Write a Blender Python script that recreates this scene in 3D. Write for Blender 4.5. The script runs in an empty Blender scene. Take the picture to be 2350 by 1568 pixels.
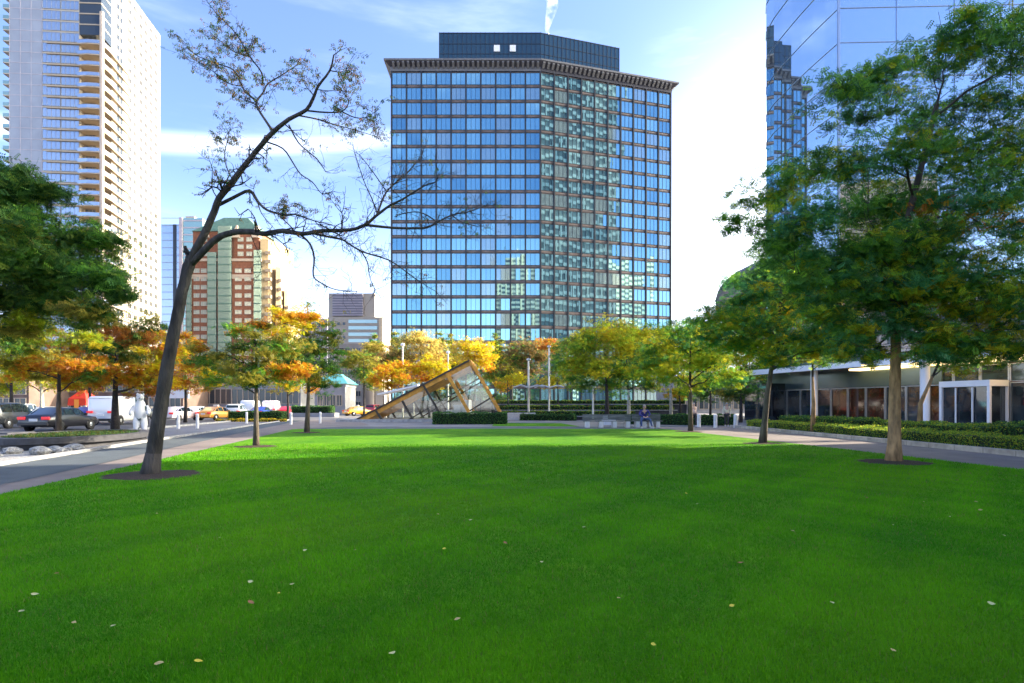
import bpy, bmesh, math, random
import numpy as np
from mathutils import Vector, Matrix
random.seed(7); RNG = np.random.default_rng(11)
S = bpy.context.scene
COL = S.collection
F, CX, HY, H = 1305.8, 1175.0, 932.0, 1.5      # photo measured at 2350 px wide: focal, centre, horizon, eye height
def W(x, y, Y): return Vector(((x - CX) / F * Y, Y, H + (HY - y) / F * Y))
def G(x, y):
    Y = H * F / (y - HY); return Vector(((x - CX) / F * Y, Y, 0))
R = math.radians
# ---------------------------------------------------------------- materials
def new_mat(name):
    m = bpy.data.materials.new(name); m.use_nodes = True
    nt = m.node_tree; return m, nt, nt.nodes['Principled BSDF']
def mat(name, col, rough=.7, metal=0., noise=0., scale=5., bump=0., bscale=30., spec=.5, emit=None, estr=0., col2=None, detail=4., stretch=None):
    m, nt, b = new_mat(name)
    b.inputs['Base Color'].default_value = (*col, 1); b.inputs['Roughness'].default_value = rough
    b.inputs['Metallic'].default_value = metal; b.inputs['Specular IOR Level'].default_value = spec
    if emit: b.inputs['Emission Color'].default_value = (*emit, 1); b.inputs['Emission Strength'].default_value = estr
    if noise or bump:
        tc = nt.nodes.new('ShaderNodeTexCoord'); vec = tc.outputs['Object']
        if stretch:
            mp = nt.nodes.new('ShaderNodeMapping'); mp.inputs['Scale'].default_value = stretch
            nt.links.new(vec, mp.inputs['Vector']); vec = mp.outputs['Vector']
    if noise:
        n = nt.nodes.new('ShaderNodeTexNoise'); n.inputs['Scale'].default_value = scale; n.inputs['Detail'].default_value = detail
        nt.links.new(vec, n.inputs['Vector'])
        r = nt.nodes.new('ShaderNodeValToRGB')
        c2 = col2 or tuple(c * (1 - noise) for c in col)
        r.color_ramp.elements[0].position = .32; r.color_ramp.elements[1].position = .68
        r.color_ramp.elements[0].color = (*c2, 1); r.color_ramp.elements[1].color = (*[min(1, c * (1 + (0 if col2 else noise * .6))) for c in col], 1)
        nt.links.new(n.outputs['Fac'], r.inputs['Fac']); nt.links.new(r.outputs['Color'], b.inputs['Base Color'])
    if bump:
        n2 = nt.nodes.new('ShaderNodeTexNoise'); n2.inputs['Scale'].default_value = bscale; n2.inputs['Detail'].default_value = 5
        nt.links.new(vec, n2.inputs['Vector'])
        bp = nt.nodes.new('ShaderNodeBump'); bp.inputs['Strength'].default_value = bump; bp.inputs['Distance'].default_value = .05
        nt.links.new(n2.outputs['Fac'], bp.inputs['Height']); nt.links.new(bp.outputs['Normal'], b.inputs['Normal'])
    return m
def joints(m, w_, h_, rot, dark=.55, size=.012):
    nt = m.node_tree; b = nt.nodes['Principled BSDF']; src = b.inputs['Base Color'].links[0].from_socket
    tc = nt.nodes.new('ShaderNodeTexCoord'); mp = nt.nodes.new('ShaderNodeMapping'); mp.inputs['Rotation'].default_value = (0, 0, rot); br = nt.nodes.new('ShaderNodeTexBrick')
    br.inputs['Scale'].default_value = 1; br.inputs['Brick Width'].default_value = w_; br.inputs['Row Height'].default_value = h_; br.inputs['Mortar Size'].default_value = size; br.inputs['Mortar Smooth'].default_value = .3
    br.inputs['Color1'].default_value = (1, 1, 1, 1); br.inputs['Color2'].default_value = (.86, .86, .87, 1); br.inputs['Mortar'].default_value = (dark, dark, dark, 1)
    mx = nt.nodes.new('ShaderNodeMixRGB'); mx.blend_type = 'MULTIPLY'; mx.inputs[0].default_value = 1
    nt.links.new(tc.outputs['Object'], mp.inputs['Vector']); nt.links.new(mp.outputs['Vector'], br.inputs['Vector']); nt.links.new(src, mx.inputs[1]); nt.links.new(br.outputs['Color'], mx.inputs[2]); nt.links.new(mx.outputs[0], b.inputs['Base Color'])
def leaf_mat(name, transl=.55):
    m = bpy.data.materials.new(name); m.use_nodes = True; nt = m.node_tree; nt.nodes.clear()
    o = nt.nodes.new('ShaderNodeOutputMaterial'); at = nt.nodes.new('ShaderNodeAttribute'); at.attribute_name = 'tint'
    d = nt.nodes.new('ShaderNodeBsdfDiffuse'); t = nt.nodes.new('ShaderNodeBsdfTranslucent'); mx = nt.nodes.new('ShaderNodeMixShader')
    g = nt.nodes.new('ShaderNodeBsdfGlossy'); g.inputs['Roughness'].default_value = .5; g.inputs['Color'].default_value = (1, 1, 1, 1)
    m2 = nt.nodes.new('ShaderNodeMixShader'); m2.inputs[0].default_value = .01
    mx.inputs[0].default_value = transl
    nt.links.new(at.outputs['Color'], d.inputs['Color']); nt.links.new(at.outputs['Color'], t.inputs['Color'])
    nt.links.new(d.outputs[0], mx.inputs[1]); nt.links.new(t.outputs[0], mx.inputs[2])
    nt.links.new(mx.outputs[0], m2.inputs[1]); nt.links.new(g.outputs[0], m2.inputs[2]); nt.links.new(m2.outputs[0], o.inputs[0])
    return m
def glass_mat(name, col, rough=.03, metal=.85):
    m = mat(name, col, rough, metal); return m
M = dict(
    leaf=leaf_mat('leaf'), grass=leaf_mat('grass_blade', .3),
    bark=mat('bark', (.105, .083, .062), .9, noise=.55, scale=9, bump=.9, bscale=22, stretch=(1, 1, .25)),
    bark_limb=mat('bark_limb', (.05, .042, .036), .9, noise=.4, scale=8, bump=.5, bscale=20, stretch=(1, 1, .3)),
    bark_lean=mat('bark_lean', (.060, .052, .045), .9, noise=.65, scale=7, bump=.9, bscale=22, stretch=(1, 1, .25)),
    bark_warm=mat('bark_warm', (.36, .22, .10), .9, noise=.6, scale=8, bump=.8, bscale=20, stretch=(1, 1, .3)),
    bark_dark=mat('bark_dark', (.035, .03, .03), .9, noise=.5, scale=12, bump=.6, bscale=25),
    bark_pale=mat('bark_pale', (.46, .43, .36), .85, noise=.4, scale=7),
    soil=mat('soil', (.06, .035, .022), .95, noise=.5, scale=30, bump=1, bscale=60),
    path=mat('path_concrete', (.215, .18, .165), .85, noise=.16, scale=.9, bump=.15, bscale=80),
    path_dark=mat('path_asphalt', (.075, .095, .108), .85, noise=.2, scale=1.3, bump=.2, bscale=120),
    kerb=mat('kerb_stone', (.52, .45, .36), .8, noise=.3, scale=3),
    kerb_grey=mat('kerb_grey', (.36, .36, .36), .8, noise=.3, scale=3),
    asphalt=mat('road_asphalt', (.062, .064, .075), .8, noise=.25, scale=.8, bump=.2, bscale=90),
    plaza=mat('plaza_paving', (.21, .205, .21), .8, noise=.2, scale=.4),
    paint=mat('road_paint', (.75, .75, .74), .7, noise=.25, scale=4),
    dark_stone=mat('dark_stone', (.045, .047, .058), .6, noise=.3, scale=6),
    white_stone=mat('white_stone', (.72, .71, .69), .7, noise=.12, scale=5),
    gravel=mat('pale_gravel', (.36, .36, .35), .9, noise=.6, scale=14, bump=1, bscale=25),
    granite=mat('red_granite', (.19, .145, .13), .5, noise=.25, scale=.9),
    pier=mat('dark_bronze', (.035, .04, .05), .4, .4),
    glass_c=glass_mat('tower_glass', (.17, .37, .52)),
    glass_pent=glass_mat('penthouse_glass', (.05, .10, .13), .12, .6),
    glass_r=glass_mat('blue_mirror_glass', (.54, .68, .80), .015, .93),
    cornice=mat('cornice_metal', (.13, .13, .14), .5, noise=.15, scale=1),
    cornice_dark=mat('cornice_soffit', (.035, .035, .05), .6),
    white_wall=mat('white_wall', (.41, .37, .315), .75, noise=.06, scale=.3),
    cream=mat('cream_stone', (.66, .55, .38), .8, noise=.12, scale=.4),
    pale_blue=mat('pale_blue_panel', (.27, .30, .36), .45, .1, noise=.10, scale=.25),
    glass_b=glass_mat('pale_blue_glass', (.36, .43, .52), .08, .7),
    glass_d=glass_mat('dark_window', (.05, .065, .08), .08, .3),
    tan=mat('tan_slab', (.38, .31, .23), .8, noise=.1, scale=.5),
    brick=mat('red_brick', (.25, .10, .055), .85, noise=.25, scale=1.2),
    green_glass=glass_mat('green_glass', (.26, .38, .35), .1, .6),
    green_roof=mat('green_copper', (.09, .18, .145), .6, noise=.2, scale=1),
    trim=mat('buff_trim', (.5, .40, .30), .8),
    louvre=mat('grey_louvre', (.20, .20, .25), .6),
    lavender=mat('lavender_wall', (.40, .37, .42), .8, noise=.15, scale=.5),
    teal=mat('teal_roof', (.10, .36, .38), .5),
    brown_wall=mat('brown_wall', (.16, .105, .085), .8, noise=.3, scale=.6),
    grey_wall=mat('grey_wall', (.30, .30, .31), .8, noise=.2, scale=.8),
    beige=mat('beige_stone', (.55, .45, .36), .8, noise=.12, scale=.4),
    metal=mat('grey_metal', (.40, .42, .44), .35, .8),
    white_metal=mat('white_metal', (.78, .79, .80), .4),
    black=mat('black_plastic', (.015, .015, .017), .5),
    tyre=mat('tyre_rubber', (.02, .02, .02), .9),
    rim=mat('alloy_rim', (.62, .64, .66), .3, .9),
    lamp_red=mat('tail_lamp', (.55, .02, .03), .25, emit=(1, .05, .06), estr=.10),
    lamp_clear=mat('head_lamp', (.75, .76, .78), .15),
    plate=mat('number_plate', (.7, .72, .74), .5),
    car_glass=mat('car_glass', (.02, .035, .04), .05, .2, spec=.8),
    orange_steel=mat('orange_timber', (.62, .29, .035), .6, noise=.3, scale=2.5, stretch=(1, .3, 1)),
    dark_steel=mat('dark_steel', (.05, .04, .03), .5, .3),
    skin=mat('skin', (.50, .31, .22), .6), hair=mat('hair', (.30, .27, .24), .8),
    navy=mat('navy_cloth', (.03, .03, .17), .85, noise=.2, scale=9), jeans=mat('blue_denim', (.06, .10, .22), .9),
    shoe=mat('pale_shoe', (.55, .55, .55), .7), pink=mat('pale_shirt', (.72, .55, .52), .85), beige_cloth=mat('beige_shirt', (.62, .58, .42), .85),
    dark_cloth=mat('dark_cloth', (.03, .03, .035), .85),
    wood_bench=mat('weathered_bench', (.15, .165, .15), .8, noise=.4, scale=6, stretch=(.3, 2, 2)),
    red_cloth=mat('red_cloth', (.60, .035, .02), .8), orange_cloth=mat('orange_cloth', (.75, .28, .05), .8),
    warm=mat('lit_room', (.6, .3, .1), .5, emit=(1., .45, .10), estr=1.1, noise=.8, scale=1.7, col2=(.1, .03, .01)),
    red_room=mat('red_room', (.20, .04, .018), .5, noise=.5, scale=1.5),
    warm_soffit=mat('lit_soffit', (.7, .6, .4), .6, emit=(1., .72, .32), estr=.9),
    pane=mat('storefront_glass', (.03, .05, .065), .04, .1, spec=1.0, noise=.7, scale=.9, col2=(.012, .012, .018)),
    clear=None,
)
def clear_glass():
    m = bpy.data.materials.new('clear_glass'); m.use_nodes = True; nt = m.node_tree; nt.nodes.clear()
    o = nt.nodes.new('ShaderNodeOutputMaterial'); t = nt.nodes.new('ShaderNodeBsdfTransparent'); t.inputs[0].default_value = (.78, .83, .80, 1)
    g = nt.nodes.new('ShaderNodeBsdfGlossy'); g.inputs['Roughness'].default_value = .02; mx = nt.nodes.new('ShaderNodeMixShader')
    mx.inputs[0].default_value = .13
    nt.links.new(t.outputs[0], mx.inputs[1]); nt.links.new(g.outputs[0], mx.inputs[2]); nt.links.new(mx.outputs[0], o.inputs[0]); return m
joints(M['path'], 1.5, 1.5, R(12), .6); joints(M['plaza'], 1.2, .6, R(12), .7); joints(M['kerb'], 1.2, 5, R(92), .5, .02); joints(M['beige'], 1.8, .9, 0, .75)
M['clear'] = clear_glass()
def car_paint(name, c): 
    m = mat(name, c, .3, .1, spec=.6); m.node_tree.nodes['Principled BSDF'].inputs['Coat Weight'].default_value = .6; return m
# ---------------------------------------------------------------- mesh builder
class MB:
    def __init__(s): s.v = []; s.f = []; s.m = []
    def poly(s, pts, mi=0):
        k = len(s.v); s.v += [tuple(p) for p in pts]; s.f.append(tuple(range(k, k + len(pts)))); s.m.append(mi)
    def box(s, c, d, rz=0., mi=0, mat4=None):
        x, y, z = d[0] / 2, d[1] / 2, d[2] / 2; k = len(s.v)
        rm = mat4 or Matrix.Rotation(rz, 4, 'Z')
        for p in ((-x,-y,-z),(x,-y,-z),(x,y,-z),(-x,y,-z),(-x,-y,z),(x,-y,z),(x,y,z),(-x,y,z)):
            q = rm @ Vector(p); s.v.append((q.x + c[0], q.y + c[1], q.z + c[2]))
        for f in ((0,3,2,1),(4,5,6,7),(0,1,5,4),(1,2,6,5),(2,3,7,6),(3,0,4,7)): s.f.append(tuple(k + i for i in f)); s.m.append(mi)
    def beam(s, a, b, w, d, mi=0):
        a = Vector(a); b = Vector(b); t = (b - a); L = t.length; t.normalize()
        up = Vector((0, 1, 0)) if abs(t.y) < .9 else Vector((0, 0, 1))
        sx = t.cross(up).normalized(); sy = sx.cross(t)
        m4 = Matrix((sx, sy, t)).transposed().to_4x4(); s.box((a + b) / 2, (w, d, L), mi=mi, mat4=m4)
    def prism(s, pts, z0, z1, mi=0, mtop=None, bottom=True):
        n = len(pts); k = len(s.v)
        s.v += [(p[0], p[1], z0) for p in pts] + [(p[0], p[1], z1) for p in pts]
        for i in range(n): j = (i + 1) % n; s.f.append((k + i, k + j, k + n + j, k + n + i)); s.m.append(mi)
        s.f.append(tuple(k + n + i for i in range(n))); s.m.append(mi if mtop is None else mtop)
        if bottom: s.f.append(tuple(k + n - 1 - i for i in range(n))); s.m.append(mi)
    def loft(s, rings, mi=0, caps=True):
        n = len(rings[0]); k = len(s.v)
        for r in rings: s.v += [tuple(p) for p in r]
        for a in range(len(rings) - 1):
            for i in range(n):
                j = (i + 1) % n; s.f.append((k + a*n + i, k + a*n + j, k + (a+1)*n + j, k + (a+1)*n + i)); s.m.append(mi)
        if caps:
            s.f.append(tuple(k + n - 1 - i for i in range(n))); s.m.append(mi)
            s.f.append(tuple(k + (len(rings)-1)*n + i for i in range(n))); s.m.append(mi)
    def tube(s, pts, rad, n=6, mi=0, jit=0.):
        pts = [Vector(p) for p in pts]; rings = []; ref = Vector((.3, .9, .1)).normalized(); sx = None
        for i, p in enumerate(pts):
            t = (pts[min(i+1, len(pts)-1)] - pts[max(i-1, 0)])
            if t.length < 1e-6: t = Vector((0, 0, 1))
            t.normalize()
            sx = t.cross(ref) if sx is None else sx - t * sx.dot(t)
            if sx.length < 1e-4: sx = t.cross(Vector((1, 0, 0)))
            sx = sx.normalized(); sy = t.cross(sx)
            rings.append([p + (sx * math.cos(2*math.pi*k/n) + sy * math.sin(2*math.pi*k/n)) * rad[i] * (1 + random.uniform(-jit, jit)) for k in range(n)])
        s.loft(rings, mi)
    def lathe(s, prof, c=(0,0,0), n=16, mi=0, axis='Z'):
        rings = []
        for r, h in prof:
            rg = []
            for k in range(n):
                a = 2*math.pi*k/n
                if axis == 'Z': rg.append((c[0] + r*math.cos(a), c[1] + r*math.sin(a), c[2] + h))
                else: rg.append((c[0] + r*math.cos(a), c[1] + h, c[2] + r*math.sin(a)))
            rings.append(rg)
        s.loft(rings, mi)
    def build(s, name, mats, parent=None, smooth=False, bevel=0.):
        me = bpy.data.meshes.new(name); me.from_pydata(s.v, [], s.f)
        if not isinstance(mats, (list, tuple)): mats = [mats]
        for m in mats: me.materials.append(m)
        me.polygons.foreach_set('material_index', s.m)
        if smooth: me.polygons.foreach_set('use_smooth', [True] * len(s.f))
        bm = bmesh.new(); bm.from_mesh(me); bmesh.ops.recalc_face_normals(bm, faces=bm.faces)
        if bevel: bmesh.ops.bevel(bm, geom=list(bm.edges), offset=bevel, segments=2, affect='EDGES', profile=.5)
        bm.to_mesh(me); bm.free(); me.update()
        return link(bpy.data.objects.new(name, me), parent)
def link(o, parent=None):
    COL.objects.link(o)
    if parent is not None: o.parent = parent
    return o
def raw_mesh(name, v, nper, m, parent=None, cols=None, smooth=False):
    """v: (N*nper,3) array of separate polygons with nper corners"""
    me = bpy.data.meshes.new(name); nv = len(v); nf = nv // nper
    me.vertices.add(nv); me.vertices.foreach_set('co', np.ascontiguousarray(v, dtype=np.float32).ravel())
    me.loops.add(nv); me.loops.foreach_set('vertex_index', np.arange(nv, dtype=np.int32))
    me.polygons.add(nf); me.polygons.foreach_set('loop_start', np.arange(0, nv, nper, dtype=np.int32))
    me.polygons.foreach_set('loop_total', np.full(nf, nper, dtype=np.int32))
    me.update(calc_edges=True); me.materials.append(m)
    if cols is not None:
        at = me.color_attributes.new('tint', 'FLOAT_COLOR', 'POINT')
        c4 = np.ones((nv, 4), dtype=np.float32); c4[:, :3] = np.repeat(cols, nper, axis=0); at.data.foreach_set('color', c4.ravel())
    if smooth: me.polygons.foreach_set('use_smooth', [True] * nf)
    me.validate(); return link(bpy.data.objects.new(name, me), parent)
def tag(o, label, cat, group=None, kind=None):
    o['label'] = label; o['category'] = cat
    if group: o['group'] = group
    if kind: o['kind'] = kind
    return o
def thing(name, label, cat, loc=(0,0,0), rz=0., group=None):
    o = bpy.data.objects.new(name, None); o.empty_display_size = .3; COL.objects.link(o); o.location = loc; o.rotation_euler = (0, 0, rz)
    return tag(o, label, cat, group)
def struct(o): o['kind'] = 'structure'; return o
def copy_obj(o, parent=None):
    c = o.copy(); COL.objects.link(c); c.parent = parent; return c
def copy_tree(o, parent=None):
    c = copy_obj(o, parent)
    for ch in list(o.children): copy_tree(ch, c)
    return c
# ---------------------------------------------------------------- camera, sun, sky
cam = bpy.data.objects.new('camera', bpy.data.cameras.new('camera')); COL.objects.link(cam); S.camera = cam
cam.location = (0, 0, H); cam.rotation_euler = (R(90), 0, 0)
cam.data.sensor_width = 36; cam.data.lens = 20.0; cam.data.shift_y = (HY - 784) / 2350; cam.data.clip_end = 6000; cam.data.clip_start = .05
SUN_EL, SUN_AZ = R(24), R(72)       # azimuth measured from +Y towards +X
sun = bpy.data.objects.new('sun', bpy.data.lights.new('sun', 'SUN')); COL.objects.link(sun)
sun.data.energy = 3.1; sun.data.angle = R(.5); sun.data.color = (1, .86, .66)
d = Vector((math.sin(SUN_AZ) * math.cos(SUN_EL), math.cos(SUN_AZ) * math.cos(SUN_EL), math.sin(SUN_EL)))
sun.rotation_euler = (-d).to_track_quat('-Z', 'Y').to_euler(); sun.location = d * 200
w = bpy.data.worlds.new('World'); S.world = w; w.use_nodes = True; nt = w.node_tree; nt.nodes.clear()
def N(t, **k):
    n = nt.nodes.new(t)
    for a, b in k.items(): setattr(n, a, b)
    return n
sky = N('ShaderNodeTexSky', sky_type='NISHITA', sun_disc=False, sun_elevation=SUN_EL, sun_rotation=SUN_AZ, altitude=0, air_density=1.0, dust_density=1.0, ozone_density=2.0)
bg = N('ShaderNodeBackground'); bg.inputs['Strength'].default_value = .15
out = N('ShaderNodeOutputWorld'); tc = N('ShaderNodeTexCoord')
def cloud(scale, stretch, rot, lo, hi, amount, loc=(0, 0, 0)):
    mp = N('ShaderNodeMapping'); mp.inputs['Scale'].default_value = stretch; mp.inputs['Rotation'].default_value = rot; mp.inputs['Location'].default_value = loc
    nz = N('ShaderNodeTexNoise'); nz.inputs['Scale'].default_value = scale; nz.inputs['Detail'].default_value = 7; nz.inputs['Roughness'].default_value = .55
    rp = N('ShaderNodeMapRange'); rp.inputs['From Min'].default_value = lo; rp.inputs['From Max'].default_value = hi; rp.inputs['To Max'].default_value = amount
    rp.interpolation_type = 'SMOOTHSTEP'
    nt.links.new(tc.outputs['Generated'], mp.inputs['Vector']); nt.links.new(mp.outputs['Vector'], nz.inputs['Vector']); nt.links.new(nz.outputs['Fac'], rp.inputs['Value'])
    return rp.outputs['Result']
def math_node(op, a, b):
    n = N('ShaderNodeMath', operation=op)
    for i, q in enumerate((a, b)):
        if isinstance(q, (int, float)): n.inputs[i].default_value = q
        else: nt.links.new(q, n.inputs[i])
    return n.outputs[0]
def rng(v, a, b_, lo=0., hi=1.):
    n = N('ShaderNodeMapRange', interpolation_type='SMOOTHSTEP'); nt.links.new(v, n.inputs['Value'])
    for k, q in (('From Min', a), ('From Max', b_), ('To Min', lo), ('To Max', hi)): n.inputs[k].default_value = q
    return n.outputs['Result']
sx = N('ShaderNodeSeparateXYZ'); nt.links.new(tc.outputs['Generated'], sx.inputs[0]); DX, DY, DZ = sx.outputs['X'], sx.outputs['Y'], sx.outputs['Z']
c1 = cloud(2.4, (1.2, 1.2, 7.0), (0, R(10), R(25)), .50, .80, .12)
c2 = cloud(1.6, (1.0, 1.0, 5.5), (0, R(-28), R(40)), .36, .66, 1., (3, 1, 0))
band_ = math_node('ABSOLUTE', math_node('SUBTRACT', math_node('SUBTRACT', DZ, math_node('MULTIPLY', DX, .17)), .45), 0)
streak = math_node('MULTIPLY', math_node('MULTIPLY', rng(band_, .0, .020, .28, 0.), rng(DX, -.10, -.26)), cloud(3.0, (1, 1, 5), (0, 0, 0), .25, .6, 1., (1, 4, 2)))
veil = math_node('MULTIPLY', math_node('MULTIPLY', rng(DX, .12, .42), rng(DZ, .62, .14)), rng(DY, -.25, .2))
wisps = math_node('MULTIPLY', math_node('MULTIPLY', c2, math_node('MULTIPLY', rng(DX, .16, .34), rng(DY, -.2, .2))), rng(DZ, .75, .40, 0., .8))
low = rng(DZ, .36, .02, 0., .30)
fill_bank = math_node('MULTIPLY', math_node('MULTIPLY', rng(DX, .50, .85), rng(DY, -.6, .0)), rng(DZ, .92, .4))  # bright cloud bank added sunward to lift the light on shaded ground
cl = math_node('MAXIMUM', math_node('MAXIMUM', math_node('MAXIMUM', c1, wisps), math_node('MAXIMUM', streak, low)), math_node('MULTIPLY', veil, .95))
mx = N('ShaderNodeMixRGB'); nt.links.new(cl, mx.inputs['Fac']); tint = N('ShaderNodeMixRGB', blend_type='MULTIPLY'); tint.inputs[0].default_value = 1; tint.inputs[2].default_value = (.47, .48, .60, 1); nt.links.new(sky.outputs['Color'], tint.inputs[1]); nt.links.new(tint.outputs[0], mx.inputs['Color1']); mx.inputs['Color2'].default_value = (5.2, 5.4, 5.7, 1)
mx2 = N('ShaderNodeMixRGB'); nt.links.new(fill_bank, mx2.inputs[0]); nt.links.new(mx.outputs[0], mx2.inputs[1]); mx2.inputs[2].default_value = (40, 37, 29, 1)
nt.links.new(mx2.outputs['Color'], bg.inputs['Color']); nt.links.new(bg.outputs[0], out.inputs[0])
S.view_settings.view_transform = 'Standard'; S.view_settings.look = 'None'; S.view_settings.gamma = 1; S.view_settings.exposure = 2.4
S.cycles.max_bounces = 7; S.cycles.diffuse_bounces = 3; S.cycles.glossy_bounces = 4; S.cycles.transmission_bounces = 4; S.cycles.transparent_max_bounces = 10
S.cycles.sample_clamp_indirect = 6; S.cycles.caustics_reflective = False; S.cycles.use_denoising = True
# ---------------------------------------------------------------- ground
def sheet(name, pts, z, m):
    b = MB(); b.poly([(p[0], p[1], z) for p in pts]); return struct(b.build(name, m))
sheet('ground', [(-3000, -400), (3000, -400), (3000, 4000), (-3000, 4000)], -.012, M['plaza'])
def LE(Y): return np.interp(Y, [-10, 9.55, 20, 33.75, 37.2], [-5.2, -8.6, -10.6, -13.5, -14.2])    # lawn left edge
def RE(Y): return np.interp(Y, [-10, 13, 27.6, 37.2], [14.2, 11.9, 10.75, 9.9])
ys = [-10, -4, 2, 6, 9.55, 13, 16.5, 20, 24, 28, 33, 36.2]
lawn_mat, lnt, lb = new_mat('lawn_turf')
def lawn_nodes():
    tc = lnt.nodes.new('ShaderNodeTexCoord'); cols = []
    for sc, lo, hi, det in ((.55, (.055, .225, .004), (.135, .335, .006), 3), (5, (.55, .55, .55), (1.25, 1.22, 1.2), 5), (45, (.45, .5, .45), (1.35, 1.3, 1.3), 3)):
        n = lnt.nodes.new('ShaderNodeTexNoise'); n.inputs['Scale'].default_value = sc; n.inputs['Detail'].default_value = det
        r = lnt.nodes.new('ShaderNodeValToRGB'); r.color_ramp.elements[0].position = .3; r.color_ramp.elements[1].position = .7
        r.color_ramp.elements[0].color = (*lo, 1); r.color_ramp.elements[1].color = (*hi, 1)
        lnt.links.new(tc.outputs['Object'], n.inputs['Vector']); lnt.links.new(n.outputs['Fac'], r.inputs['Fac']); cols.append(r.outputs['Color'])
    c = cols[0]
    for q in cols[1:]:
        m = lnt.nodes.new('ShaderNodeMixRGB'); m.blend_type = 'MULTIPLY'; m.inputs[0].default_value = .75
        lnt.links.new(c, m.inputs[1]); lnt.links.new(q, m.inputs[2]); c = m.outputs[0]
    lnt.links.new(c, lb.inputs['Base Color']); lb.inputs['Roughness'].default_value = .85; lb.inputs['Specular IOR Level'].default_value = .15
    n = lnt.nodes.new('ShaderNodeTexNoise'); n.inputs['Scale'].default_value = 60; n.inputs['Detail'].default_value = 4
    b = lnt.nodes.new('ShaderNodeBump'); b.inputs['Strength'].default_value = .9; b.inputs['Distance'].default_value = .03
    lnt.links.new(tc.outputs['Object'], n.inputs['Vector']); lnt.links.new(n.outputs['Fac'], b.inputs['Height']); lnt.links.new(b.outputs['Normal'], lb.inputs['Normal'])
lawn_nodes()
back = [(x, 36.6 + .5 * math.sin((x + 14) / 24 * math.pi)) for x in np.linspace(9.4, -13.4, 12)]
sheet('lawn', [(LE(y), y) for y in ys][::-1][0:0] + [(RE(y), y) for y in ys] + back + [(LE(y), y) for y in ys[::-1]], .02, lawn_mat)
# left paths, verge and road: bands between lines X = a + b*Y
def band(name, e0, e1, z, m, Y0=-10, Y1=140, n=14):
    yy = np.linspace(Y0, Y1, n); sheet(name, [(e0(y), y) for y in yy] + [(e1(y), y) for y in yy[::-1]], z, m)
PL1 = lambda y: np.interp(y, [-10, 12.9, 17.8, 40, 140], [-5.8, -10.1, -11.5, -17.2, -41])
PL2 = lambda y: np.interp(y, [-10, 14.1, 23.3, 60, 140], [-7.5, -12.7, -15, -23.5, -42])
RD1 = lambda y: -16.2 - .2 * y
RD2 = lambda y: -44 - .2 * y
band('path', LE, PL1, .004, M['path'], Y1=37)
sheet('path', [(-14.2, 36.9), (-11, 44), (-16.5, 60), (-21.5, 60), (PL1(40), 40), (PL1(37), 37)], .004, M['path'])
band('cycle_path', PL1, PL2, .008, M['path_dark'], Y1=60)
band('road', RD1, RD2, -.002, M['asphalt'], Y1=160)
b = MB()
yy = np.linspace(-6, 60, 23)
b.loft([[(PL2(y) - .02, y, 0), (PL2(y) - .17, y, 0), (PL2(y) - .17, y, .1), (PL2(y) - .02, y, .1)] for y in yy]); struct(b.build('kerb', M['kerb_grey']))
b = MB()
b.loft([[(RD1(y), y, -.01), (RD1(y) + .2, y, -.01), (RD1(y) + .2, y, .12), (RD1(y), y, .12)] for y in np.linspace(-6, 120, 30)]); struct(b.build('kerb', M['kerb_grey']))
for k in range(20):
    y0 = 4 + k * 6; b = MB(); x = lambda y: RD1(y) - 9.2
    b.poly([(x(y0), y0, .002), (x(y0) + .14, y0, .002), (x(y0 + 2.6) + .14, y0 + 2.6, .002), (x(y0 + 2.6), y0 + 2.6, .002)]); struct(b.build('road_marking', M['paint']))
sheet('gravel_bed', [(-17.6, 14), (-13.4, 14.6), (-15.0, 19.6), (-18.2, 20.4), (-20.6, 17)], .006, M['gravel'])
# right path and kerb
KR = lambda y: np.interp(y, [-10, 16.6, 39, 45], [14.6, 14.95, 15.3, 15.4])
band('path', RE, KR, .004, M['path'], Y1=41)
sheet('path', [(-14.2, 37.4), (-13.9, 41.5), (4, 40.6), (KR(44), 44), (KR(41), 41.05), (9.9, 37.2)], .0, M['path_dark'])
b = MB(); b.loft([[(KR(y), y, 0), (KR(y) + .32, y, 0), (KR(y) + .32, y, .17), (KR(y), y, .17)] for y in np.linspace(-6, 40, 14)]); struct(b.build('kerb', M['kerb']))
sheet('planting_bed', [(KR(-6) + .3, -6), (26, -6), (22, 42), (KR(40) + .3, 40)], .003, M['soil'])
sheet('lawn', [(-1.5, 42.2), (5, 41.5), (4.2, 49), (-1.5, 50.5)], .012, lawn_mat)
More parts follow.
